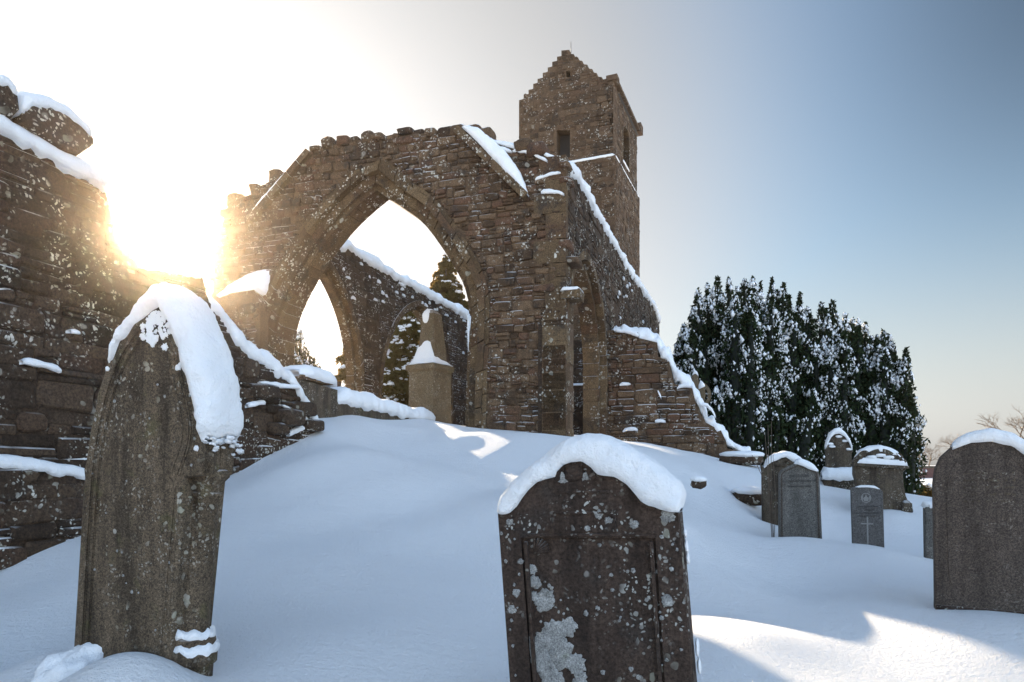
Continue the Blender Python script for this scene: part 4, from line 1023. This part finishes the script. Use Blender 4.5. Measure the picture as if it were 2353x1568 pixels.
# --- broad scrolled stone
F8 = Frame(at(880, 480, 11.8), ST)
gs = grave('broad brown headstone with scrolled shoulders and a carved snowy pediment', F8, (F8.O.x, F8.O.y, -.9))
c8 = [(1975, 1260), (1972, 1150), (1969, 1110), (1963, 1090), (1963, 1074), (1961, 1066), (2088, 1073), (2082, 1078), (2075, 1086), (2077, 1115), (2082, 1140), (2091, 1160), (2093, 1180), (2088, 1200), (2086, 1260)]
m = MB(); bev_slab(m, F8, uvpoly(F8, c8), 0, -.26, .02, 0); m.build('slab', M['brownstone'], gs)
m = MB()
for pts, w in (([(1963, 1064), (1970, 1058), (1977, 1048), (1982, 1041), (1990, 1041), (1993, 1048)], .09), ([(1994, 1048), (2008, 1040), (2024, 1037), (2040, 1041), (2052, 1051)], .10), ([(2053, 1052), (2058, 1046), (2066, 1046), (2071, 1056), (2078, 1064)], .08)):
    strip(m, F8, smooth_line(uvpoly(F8, pts), 2), w, .04, -.2)
for px, py, q in ((2022, 1056, .11), (2002, 1055, .07), (2042, 1057, .07)): u, v = F8.uv(px / DS, py / DS); rock(m, F8.p(u, v, -.02), (F8.U * q, F8.N * .05, F8.V * q * .6), 0, .8, .2)
q = uvpoly(F8, [(1961, 1067), (2088, 1074)]); strip(m, F8, q, .05, .06, -.3)
m.build('pediment', M['brownstone'], gs)
m = MB(); cap(m, F8, uvpoly(F8, [(1963, 1064), (1977, 1047), (1986, 1040), (2008, 1038), (2024, 1035), (2042, 1041), (2060, 1044), (2074, 1056), (2086, 1071)]), uvpoly(F8, [(1963, 1058), (1978, 1033), (2000, 1024), (2022, 1022), (2045, 1027), (2062, 1036), (2078, 1053), (2090, 1068)]), .03, -.3, .04, nz=.015)
q = uvpoly(F8, [(1966, 1066), (2084, 1073)]); cap(m, F8, q, up(q, .12), .05, -.05, .05, nz=.015)
for px, py in ((2002, 1050), (2023, 1046), (2042, 1051)): u, v = F8.uv(px / DS, py / DS); rock(m, F8.p(u, v, .02), (F8.U * .09, F8.N * .04, F8.V * .035), 0, .9, .2, 10, 6)
m.pieces('snow_cap', M['snow'], gs, .25)
m = MB(); u, v = F8.uv(2083 / DS, 1168 / DS); rock(m, F8.p(u, v, .0), (F8.U * .09, F8.N * .12, F8.V * .13), 0, .7, .2); m.build('scroll', M['brownstone'], gs)

# --- small grey stone peeping from behind the big one
F9 = Frame(at(932, 520, 7.9), ST, lean=-3)
gs = grave('small grey headstone mostly hidden behind the large brown granite one', F9, (F9.O.x, F9.O.y, -.95))
m = MB(); bev_slab(m, F9, uvpoly(F9, [(2128, 1290), (2126, 1170), (2128, 1166), (2150, 1164), (2170, 1168), (2174, 1290)]), 0, -.12, .012, 0); m.build('slab', M['granite'], gs)
m = MB(); u, v = F9.uv(2143 / DS, 1160 / DS); rock(m, F9.p(u, v, -.06), (F9.U * .09, F9.N * .06, F9.V * .06), 0, .9, .2); q = uvpoly(F9, [(2136, 1165), (2150, 1164), (2168, 1167)]); cap(m, F9, q, up(q, .1), .02, -.14, .03); m.pieces('snow_cap', M['snow'], gs, .25)

# --- wheel cross behind the broken wall
F10 = Frame(at(695, 400, 24.5), ST)
cr = root('stone_cross', at(695, 470, 24.5), 'weathered wheel-headed stone cross with snow on its arms, behind the broken stepped wall', 'cross')
m = MB(); c10 = uvpoly(F10, [(1592, 1075), (1592, 935), (1582, 930), (1581, 905), (1590, 900), (1590, 862), (1597, 856), (1604, 862), (1605, 893), (1619, 886), (1621, 908), (1618, 922), (1608, 934), (1607, 1075)])
bev_slab(m, F10, c10, 0, -.25, .03, 0); u, v = F10.uv(1600 / DS, 908 / DS)
strip(m, F10, [(u + .45 * math.cos(a * math.pi / 12), v + .45 * math.sin(a * math.pi / 12)) for a in range(25)], .12, -.03, -.22)
m.build('cross_head', M['honey'], cr)
m = MB(); cap(m, F10, uvpoly(F10, [(1590, 863), (1597, 857), (1604, 863)]), uvpoly(F10, [(1590, 856), (1597, 849), (1605, 857)]), .03, -.28, .06, nz=.02); cap(m, F10, uvpoly(F10, [(1605, 893), (1619, 888)]), uvpoly(F10, [(1606, 868), (1622, 884)]), .03, -.28, .06, nz=.02); m.pieces('snow_cap', M['snow'], cr)

# ------------------------------------------------------------------ loose rocks
def boulder(px, py, Y, w, h, label, snow=1.0):
    p = at(px, py, Y); r = root('rock', p, label, 'rock'); m = MB()
    rock(m, p, (GAB.U * w, GAB.N * w * .7, Z * h), 0, .55, .25); m.build('rock_body', M['dark'], r)
    m = MB(); rock(m, p + Z * h * .75 / snow, (GAB.U * w * 1.12 * snow, GAB.N * w * .85 * snow, Z * h * .62 * snow), 0, .9, .12 + .2 * (snow > 1), 22, 12); m.build('snow_cap', M['snow'], r)
boulder(698.5, 483, 9.6, .10, .075, 'small dark stone poking out of the snowy slope right of the broken wall')
boulder(748, 497, 11.4, .24, .13, 'flat snow-topped rock beside the brown scroll-topped headstone')
boulder(742, 459, 14.6, .42, .13, 'long fallen block with snow at the foot of the broken wall')
# bare sapling stems
tw = root('sapling', at(772, 535, 9.7), 'thin bare sapling stems rising beside the grey granite headstone', 'sapling')
m = MB()
for a, b, c in (((772, 540), (767.5, 470), (765, 433)), ((773, 540), (769, 480), (768, 425)), ((774, 541), (771, 490), (771.5, 421)), ((774, 540), (776, 500), (773, 455)), ((764, 480), (757, 465), (752, 455))):
    pts = [at(*a, 9.7), at(*b, 9.65), at(*c, 9.75)]; tube(m, pts, [.005, .0045, .003], 5)
m.build('stem', M['twig'], tw)

# ------------------------------------------------------------------ snow drifts against the stones, then the ground
for fr, h, r, dn in ((F4, .16, .55, .5), (F6, .10, .45, .35), (F3, .16, .7, .6), (F2, .18, .35, .15), (F8, .12, .6, .3), (F5, .1, .6, .3), (F1, .12, .5, .2)):
    p = fr.p(0, 0, dn); drifts.append((p.x, p.y, h, r))
p = at(150, 690, 3.15); drifts.append((p.x, p.y, .10, .3)); p = at(60, 640, 3.75); drifts.append((p.x, p.y, .13, .3))
p = at(437, 420, 14.3); drifts.append((p.x, p.y, .10, .7))
angs = np.concatenate([np.arange(-180, -60, 4.0), np.arange(-60, -48, 1.0), np.arange(-48, 48, .22), np.arange(48, 60, 1.0), np.arange(60, 180, 4.0)])
rads = [.25]
while rads[-1] < 2500: rads.append(rads[-1] * (1.017 if rads[-1] < 30 else 1.06) + .004)
rads = np.array(rads); A_, R_ = np.meshgrid(np.radians(angs), rads)
X_ = (R_ * np.sin(A_)).ravel(); Y_ = (R_ * np.cos(A_)).ravel(); Z_ = ground_z(X_, Y_)
na, nr = len(angs), len(rads)
X_ = np.append(X_, 0); Y_ = np.append(Y_, 0); Z_ = np.append(Z_, gz(0, 0))
i_, j_ = np.meshgrid(np.arange(nr - 1), np.arange(na), indexing='ij'); jn = (j_ + 1) % na
quads = np.stack([i_ * na + j_, i_ * na + jn, (i_ + 1) * na + jn, (i_ + 1) * na + j_], -1).reshape(-1, 4)[:, ::-1]
def np_mesh(name, V, Fq, mats, parent=None, midx=None, smooth=True):
    me = bpy.data.meshes.new(name); V = np.asarray(V, np.float32) - np.array(parent_loc(parent), np.float32)
    k = Fq.shape[1]
    me.vertices.add(len(V)); me.vertices.foreach_set('co', V.ravel())
    me.loops.add(Fq.size); me.loops.foreach_set('vertex_index', Fq.astype(np.int32).ravel())
    me.polygons.add(len(Fq)); me.polygons.foreach_set('loop_start', np.arange(0, Fq.size, k, dtype=np.int32))
    for m in (mats if isinstance(mats, list) else [mats]): me.materials.append(m)
    if midx is not None: me.polygons.foreach_set('material_index', midx.astype(np.int32))
    me.polygons.foreach_set('use_smooth', np.full(len(Fq), smooth)); me.update(calc_edges=True); me.validate()
    o = bpy.data.objects.new(name, me); COL.objects.link(o)
    if parent: o.parent = parent
    return o
tag(np_mesh('ground', np.stack([X_, Y_, Z_], -1), quads, M['ground']), kind='structure')

# ------------------------------------------------------------------ trees
def quads_at(P, size, rng, up=.0, flat=None):
    """many leaf-sized faces at points P"""
    n = len(P); a = rng.normal(size=(n, 3)); a /= np.linalg.norm(a, axis=1, keepdims=True)
    b = rng.normal(size=(n, 3)); b -= (b * a).sum(1, keepdims=True) * a; b /= np.linalg.norm(b, axis=1, keepdims=True)
    if up: a = a + np.array([0, 0, up]); a /= np.linalg.norm(a, axis=1, keepdims=True)
    s = (size * rng.uniform(.6, 1.4, n))[:, None]
    V = np.stack([P - a * s, P + b * s * .45, P + a * s, P - b * s * .45], 1).reshape(-1, 3)
    return V, np.arange(n * 4).reshape(-1, 4)
_v = [(0, 0, -1)]; _f = []
for _i, _z in enumerate((-.55, .25, .8)):
    for _k in range(6): _a = math.pi / 3 * (_k + .5 * _i); _r = math.sqrt(1 - _z * _z); _v.append((_r * math.cos(_a), _r * math.sin(_a), _z))
_v.append((0, 0, 1))
for _k in range(6):
    _l = (_k + 1) % 6; _f += [(0, 1 + _l, 1 + _k), (13 + _k, 13 + _l, 19)]
    for _b in (1, 7): _f += [(_b + _k, _b + _l, _b + 6 + _k), (_b + _l, _b + 6 + _l, _b + 6 + _k)]
OCT_V = np.array(_v, float); OCT_F = np.array(_f); NL = len(OCT_V)
O6_V = np.array([(1, 0, 0), (0, 1, 0), (-1, 0, 0), (0, -1, 0), (0, 0, 1), (0, 0, -1)], float); O6_F = np.array([(0, 1, 4), (1, 2, 4), (2, 3, 4), (3, 0, 4), (1, 0, 5), (2, 1, 5), (3, 2, 5), (0, 3, 5)])
def lumps(P, S, rng, OCT_V=OCT_V, OCT_F=OCT_F):
    n = len(P); NL = len(OCT_V); th = rng.uniform(0, 6.28, n); c, s = np.cos(th), np.sin(th)
    b = OCT_V[None] * rng.uniform(.75, 1.25, (n, NL, 1)) * S[:, None, :]
    x = b[..., 0] * c[:, None] - b[..., 1] * s[:, None]; y = b[..., 0] * s[:, None] + b[..., 1] * c[:, None]
    V = np.stack([x, y, b[..., 2]], -1) + P[:, None]
    return V.reshape(-1, 3), (OCT_F[None] + (np.arange(n) * NL)[:, None, None]).reshape(-1, 3)
def yew(label, px0, px1, tops, Y, depth, seed, nplume=70, snow=1.0, name='yew_tree', leafm='yew', leaf=.10, per=820, group=None):
    """fastigiate yew: a sheaf of upright plumes; tops = list of (px,py) along the outline"""
    rng = np.random.default_rng(seed); s = Y / FPX
    xs = np.array([t[0] for t in tops]); ys = np.array([t[1] for t in tops])
    base = Vector(((px0 + px1) / 2 * s - CX * s, Y, 0)); base.z = gz(base.x, base.y)
    r = root(name, base, label, 'tree', group)
    plumes = [(x, y, 0.0) for x, y in tops]
    for k in range(nplume):
        x = rng.uniform(px0, px1); d = rng.uniform(-1, 1); e = np.interp(x, xs, ys)
        q = (1 - abs(d)) ** .5; yb = HY + 20
        y = yb - (yb - e) * (rng.uniform(.35, .97) if d < .2 else rng.uniform(.6, .98)); plumes.append((x, y, d))
    LV, LF, SV, SF, CV, CF = [], [], [], [], [], []; ln = sn = 0
    cm = MB()
    for x, y, d in plumes:
        edge = min(1, 1.0 - abs((x - (px0 + px1) / 2) / ((px1 - px0) / 2)) * .55)
        Yp = Y + d * depth * (.4 + .6 * edge); tip = Vector(((x - CX) * s, Yp, (HY - y) * s * Yp / Y * .5 + (HY - y) * s * .5))
        gzb = base.z; H = tip.z - gzb
        lean = .16
        foot = Vector((tip.x - (tip.x - base.x) * lean, tip.y - (tip.y - base.y) * lean, gzb - .1))
        rr = rng.uniform(.26, .54)
        n = int(per * max(.5, H / 6))
        t = rng.beta(1.15, 1.0, n); ang = rng.uniform(0, 6.28, n)
        prof = np.minimum(1, np.minimum((1 - t) * 4.5 + .08, t * 6 + .3)) * (1 + .18 * np.sin(t * 31 + x)) 
        ra = rr * prof * np.sqrt(rng.uniform(.35, 1.15, n))
        f, tp = np.array(foot), np.array(tip)
        Pn = f + (tp - f) * t[:, None] + np.stack([np.cos(ang) * ra, np.sin(ang) * ra, rng.uniform(-.06, .06, n)], -1)
        V, Fq = quads_at(Pn, leaf, rng, .7); LV.append(V); LF.append(Fq + ln); ln += len(V)
        k = 6; pts = [foot.lerp(tip, q) for q in (0, .2, .5, .8, .97)]; tube(cm, pts, [rr * .3, rr * .45, rr * .45, rr * .25, .02], 7)
        m_ = int(620 * snow * max(.5, H / 6)); t = rng.beta(1.9, 1.0, m_); ang = rng.uniform(0, 6.28, m_)
        prof = np.minimum(1, np.minimum((1 - t) * 4.5 + .12, t * 6 + .3)); ra = rr * prof * rng.uniform(.8, 1.1, m_)
        Pn = f + (tp - f) * t[:, None] + np.stack([np.cos(ang) * ra, np.sin(ang) * ra, np.zeros(m_)], -1)
        w = np.minimum(.10, rng.lognormal(-3.5, .5, m_)); S = np.stack([w, w * .8, w * rng.uniform(.8, 1.9, m_)], -1)
        keep = (noise_np(Pn * 1.4) > -.05) & (rng.uniform(size=m_) < np.clip((Pn[:, 2] - gzb) / 3.2, .25, 1))
        V, Fq = lumps(Pn[keep], S[keep], rng, O6_V, O6_F); SV.append(V); SF.append(Fq + sn); sn += len(V)
    cm.build('shade_core', M['yewshade'], r)  # dark spindles added inside the plumes to block light
    np_mesh('crown', np.concatenate(LV), np.concatenate(LF), M[leafm], r, smooth=False)
    if sn: tag(np_mesh('snow', np.concatenate(SV), np.concatenate(SF), M['snow'], r), kind='stuff')
    t_ = MB(); tube(t_, [base - Z * .3, base + Z * 1.2], [.35, .25], 8); t_.build('trunk', M['bark'], r)
    return r
def noise_np(P): return np.sin(P[:, 0] * 2.1 + 1.3 * np.sin(P[:, 2] * 1.7)) * np.sin(P[:, 2] * 1.9 + P[:, 1] * 1.1 + .7) + .5 * np.sin(P[:, 0] * 5.1 + P[:, 2] * 4.3)
def zt(l): return [((1493.6 + x * .33) / DS, (574.5 + y * .33) / DS) for x, y in l]
yew('broad dark snowy yew with many upright plumes, tallest of the clump behind the broken wall', 676, 802, zt([(195, 640), (235, 520), (300, 420), (335, 270), (400, 235), (470, 185), (550, 200), (610, 260), (660, 210), (715, 195), (770, 230), (850, 200), (930, 235), (970, 320), (1045, 300), (1100, 400), (1115, 470)]), 28, 2.2, 11, 95)
yew('middle snowy yew of the clump, above the pointed headstone', 800, 868, zt([(1110, 470), (1190, 365), (1225, 410), (1270, 355), (1320, 500), (1360, 450), (1410, 480), (1450, 485), (1500, 500), (1540, 600)]), 28.5, 1.6, 12, 55)
yew('lower snowy yew at the outer end of the clump, behind the broad scrolled headstone', 860, 908, zt([(1530, 640), (1580, 600), (1625, 565), (1655, 590), (1695, 680), (1725, 770), (1770, 875), (1795, 1000), (1835, 1230)]), 28, 1.3, 13, 48)
yew('small snowy yew seen low through the lancet opening of the arcade', 290, 333, [(291, 345), (296, 332), (300, 329), (305, 346), (309, 352), (314, 358), (318, 364), (322, 372), (328, 378)], 34, 1.2, 14, 26, .8, leaf=.09, per=420)

def conifer(label, px, ytop, Y, rpx, zb, seed, n=2600, name='fir_tree', bough=26, snow=.5, taper=.8):
    rng = np.random.default_rng(seed); s = Y / FPX; x0 = (px - CX) * s; ztop = (HY - ytop) * s; H = ztop - zb; Rm = rpx * s
    r = root(name, (x0, Y, zb), label, 'tree'); LV, LF, SV, SF = [], [], [], []; ln = sn = 0; br = MB()
    tube(br, [(x0, Y, zb - .3), (x0, Y, zb + H * .6), (x0, Y, ztop)], [.28, .16, .02], 7)
    nb_ = int(H * 32)
    for i in range(nb_):
        t = rng.uniform(0, 1) ** 1.15; z = zb + H * t; L = (Rm * (1 - t) ** taper + .25) * rng.uniform(.45, 1.12)
        a = rng.uniform(0, 6.28); q = int(L * 380) + 50; rise = rng.uniform(-.05, .35)
        w = rng.uniform(.08, 1, q) ** .75; dr = rise * w * L - .42 * w * w * L
        cx, cy = np.cos(a), np.sin(a); sp_ = .34 * L * (1.05 - w * .75) * rng.normal(0, .6, q)
        Pn = np.stack([x0 + cx * w * L - cy * sp_, Y + cy * w * L + cx * sp_, z + dr - abs(rng.normal(0, .09 + .03 * L, q))], -1)
        V, Fq = quads_at(Pn, .10, rng, 0); LV.append(V); LF.append(Fq + ln); ln += len(V)
        tube(br, [(x0, Y, z), (x0 + cx * L * .5, Y + cy * L * .5, z + (rise * .5 - .1) * L), (x0 + cx * L, Y + cy * L, z + (rise - .42) * L)], [.03, .018, .006], 4)
        if rng.random() < snow:
            m_ = int(L * 9) + 1; w = rng.uniform(.3, 1, m_); dr = rise * w * L - .42 * w * w * L; sp_ = .2 * L * rng.normal(0, .5, m_)
            Pn = np.stack([x0 + cx * w * L - cy * sp_, Y + cy * w * L + cx * sp_, z + dr + .03], -1); g_ = rng.uniform(.04, .13, m_)
            V, Fq = lumps(Pn, np.stack([g_ * 1.3, g_, g_ * .6], -1), rng); SV.append(V); SF.append(Fq + sn); sn += len(V)
    br.build('trunk', M['bark'], r); np_mesh('crown', np.concatenate(LV), np.concatenate(LF), M['fir'], r, smooth=False)
    if sn: tag(np_mesh('snow', np.concatenate(SV), np.concatenate(SF), M['snow'], r), kind='stuff')
conifer('tall golden-lit conifer rising beyond the far arcade, framed by the great arch', 446, 255, 44, 66, .3, 21, snow=.3, taper=.75)
conifer('snowy conifer filling the far arcade opening behind the obelisk', 404, 296, 33, 62, .4, 22, snow=.7, taper=.5)
conifer('low sunlit conifer with drooping boughs beside the arcade pillar', 352, 345, 36, 34, .3, 23, snow=.6, taper=.55)

# bare trees and hedge in the distance
def bare(label, px, ytop, Y, seed, spread=.5, name='bare_tree', lv=6, base=None):
    rr = random.Random(seed); s = Y / FPX; x0 = (px - CX) * s; zb = gz(x0, Y); H = (HY - ytop) * s - zb; r = root(name, (x0, Y, zb), label, 'tree'); m = MB(); tk = MB()
    def grow(mb, p, d, L, rad_, k):
        q = p + d * L; tube(mb, [p, (p + q) / 2 + Vector((rr.uniform(-.04, .04), rr.uniform(-.04, .04), 0)) * L, q], [rad_, rad_ * .85, rad_ * .65], 4 if k < 4 else 5)
        if k == 0: return
        for _ in range(3 if k > 1 else 4):
            nd = (d + Vector((rr.gauss(0, spread), rr.gauss(0, spread), rr.gauss(.05, spread * .6)))).normalized(); grow(m, q - d * L * rr.uniform(0, .4), nd, L * rr.uniform(.6, .85), rad_ * .58, k - 1)
    grow(tk, Vector((x0, Y, zb)), Vector((0, 0, 1)), H * .27, H * .018, lv)
    tk.build('trunk', M['bark'], r); m.build('crown', M['twig'], r); return r
bare('pale bare tree on the skyline next to the lower yew', 914, 428, 95, 1, .55); bare('bushy bare tree on the skyline left of the large granite headstone', 929, 432, 100, 2, .6)
bare('bare tree showing beside the right flank of the snow cap on the granite headstone', 968, 416, 105, 3, .55); bare('bare tree at the picture edge with the tallest spreading twigs', 1027, 362, 60, 4, .6)
BW = Frame(at(900, 478, 85), -6)
wr_ = root('brick_wall', at(900, 480, 85), 'long low brick wall with stone coping far behind the broad scrolled headstone', 'wall')
m = MB(); box(m, BW, -9, 16, -1.6, 1.25, 0, -.35, 0); m.build('wall_face', M['brick'], wr_)
m = MB(); box(m, BW, -9.05, 16.05, 1.252, 1.5, .08, -.45, 0); m.build('coping', M['brownstone'], wr_)
hx = [23.2, 28.5]; hb = min(gz(24, 42), gz(26, 42)); hd = root('hedge', (25.5, 42, hb), 'clipped sunlit brown hedge with snow on top in front of the brick wall', 'hedge')
rng = np.random.default_rng(8); n = 9000; hz_ = max(gz(24, 42), -1.97)
htop = lambda x: hz_ + .62 + .14 * np.sin(x * 2.6) + .10 * np.sin(x * 6.3)
Pn = np.stack([rng.uniform(*hx, n), 42 + rng.normal(0, .45, n), np.zeros(n)], -1); Pn[:, 2] = hz_ - .1 + rng.uniform(0, 1, n) * (htop(Pn[:, 0]) - hz_ + .1)
V, Fq = quads_at(Pn, .09, rng); np_mesh('foliage', V, Fq, M['hedge'], hd, smooth=False)
n = 150; Pn = np.stack([rng.uniform(*hx, n), 42 + rng.normal(0, .3, n), np.zeros(n)], -1); Pn[:, 2] = htop(Pn[:, 0]) + .02
g_ = rng.uniform(.08, .24, n); V, Fq = lumps(Pn, np.stack([g_ * 1.4, g_, g_ * .5], -1), rng); tag(np_mesh('snow', V, Fq, M['snow'], hd), kind='stuff')

# ------------------------------------------------------------------ light, sky, camera
SUN_AZ, SUN_EL = -27.4, 16.0
POLAR = .62; GLARE_HAZE = .0006; FRONT = .29
w = bpy.data.worlds.new('World'); scene.world = w; w.use_nodes = True; t = w.node_tree; t.nodes.clear()
sk = t.nodes.new('ShaderNodeTexSky'); sk.sky_type = 'NISHITA'; sk.sun_disc = False; sk.sun_elevation = rad(SUN_EL); sk.sun_rotation = rad(SUN_AZ)
sk.air_density = 1.0; sk.dust_density = 1.6; sk.ozone_density = 1.5; sk.altitude = 60
SUN_D = (math.sin(rad(SUN_AZ)) * math.cos(rad(SUN_EL)), math.cos(rad(SUN_AZ)) * math.cos(rad(SUN_EL)), math.sin(rad(SUN_EL)))
class WT(NT):
    def __init__(s): s.t = w.node_tree
wt = WT()
tcw = wt.n('ShaderNodeTexCoord').outputs['Generated']; dt = wt.n('ShaderNodeVectorMath', operation='DOT_PRODUCT'); wt.l(tcw, dt.inputs[0]); dt.inputs[1].default_value = SUN_D
ang = wt.math('MULTIPLY', wt.math('ARCCOSINE', dt.outputs['Value']), 180 / math.pi)
sx = wt.n('ShaderNodeSeparateXYZ'); wt.l(tcw, sx.inputs[0]); zz = sx.outputs[2]
bw = wt.n('ShaderNodeRGBToBW'); wt.l(sk.outputs[0], bw.inputs[0])
# sky graded by hand: the aureole is compressed, the colour pales towards the sun and the horizon
comp = wt.math('DIVIDE', 1.0, wt.math('ADD', 1.0, wt.math('MULTIPLY', bw.outputs[0], .12 * 1.2)))
pale = wt.math('MAXIMUM', wt.mr(zz, .0, .33, .9, .0), wt.mr(ang, 30, 53, .92, .0))
skc = wt.mix(pale, wt.mix(1.0, wt.mix(.08, sk.outputs[0], bw.outputs[0]), wt.mix(wt.mr(ang, 92, 118), (.93, 1.0, 1.0), (1.14, 1.03, .95)), 'MULTIPLY'), bw.outputs[0])  # warm tint added to the unseen sky behind the camera
front = wt.mr(ang, 92, 118, FRONT, 1.0)  # sky in view dimmed; the unseen half behind stays bright to light the fronts
# darkened band, as through a polariser, about a right angle from the sun
pol = wt.math('MULTIPLY', wt.math('MULTIPLY', wt.mr(ang, 40, 66), wt.mr(ang, 95, 118, 1, 0)), wt.mr(zz, .12, .52))
pol = wt.math('SUBTRACT', 1.0, wt.math('MULTIPLY', pol, POLAR))
vs_ = wt.n('ShaderNodeVectorMath', operation='SCALE'); wt.l(skc, vs_.inputs[0]); wt.l(wt.math('MULTIPLY', wt.math('MULTIPLY', wt.math('MULTIPLY', pol, comp), front), wt.mr(zz, .60, .85, 1.0, 3.3)), vs_.inputs[3])  # last factor brightens the unseen zenith, added to light the snow
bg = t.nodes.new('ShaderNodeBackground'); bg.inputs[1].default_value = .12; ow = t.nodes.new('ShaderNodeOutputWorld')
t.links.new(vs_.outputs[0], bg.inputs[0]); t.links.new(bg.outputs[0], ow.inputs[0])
sun = bpy.data.lights.new('sun', 'SUN'); sun.energy = 2.4; sun.angle = rad(.5); sun.color = (1, .81, .58)
so = bpy.data.objects.new('sun', sun); COL.objects.link(so)
d = Vector((math.sin(rad(SUN_AZ)) * math.cos(rad(SUN_EL)), math.cos(rad(SUN_AZ)) * math.cos(rad(SUN_EL)), math.sin(rad(SUN_EL))))
so.rotation_euler = d.to_track_quat('Z', 'Y').to_euler(); so.location = d * 60
if GLARE_HAZE:  # scattering volume added to imitate lens glare round the sun
    hm = bpy.data.materials.new('glare_haze'); t = NT(hm); pv = t.n('ShaderNodeVolumePrincipled'); pv.inputs['Density'].default_value = GLARE_HAZE; pv.inputs['Anisotropy'].default_value = .955; pv.inputs['Color'].default_value = (1, .83, .64, 1)
    t.l(pv.outputs[0], t.n('ShaderNodeOutputMaterial').inputs['Volume'])
    m = MB(); X0, X1, Y0, Y1, Z0, Z1 = -70, 95, -12, 130, -5.5, 30
    m.add([(X0, Y0, Z0), (X1, Y0, Z0), (X1, Y1, Z0), (X0, Y1, Z0), (X0, Y0, Z1), (X1, Y0, Z1), (X1, Y1, Z1), (X0, Y1, Z1)], [[3, 2, 1, 0], [4, 5, 6, 7], [0, 1, 5, 4], [1, 2, 6, 5], [2, 3, 7, 6], [3, 0, 4, 7]])
    tag(m.build('sun_glare_haze', hm), kind='stuff')
cam = bpy.data.cameras.new('camera'); co = bpy.data.objects.new('camera', cam); COL.objects.link(co)
co.location = (0, 0, 0); co.rotation_euler = (rad(90), 0, 0); cam.sensor_width = 36; cam.lens = 36 * FPX / 1024; cam.shift_y = (HY - 341) / 1024; cam.clip_start = .05; cam.clip_end = 5000
scene.camera = co
scene.render.engine = 'CYCLES'; scene.cycles.use_denoising = True; scene.cycles.max_bounces = 6; scene.cycles.diffuse_bounces = 4; scene.cycles.transparent_max_bounces = 8
scene.view_settings.view_transform = 'Standard'; scene.view_settings.look = 'None'; scene.view_settings.exposure = 3.0; scene.view_settings.gamma = 1.0
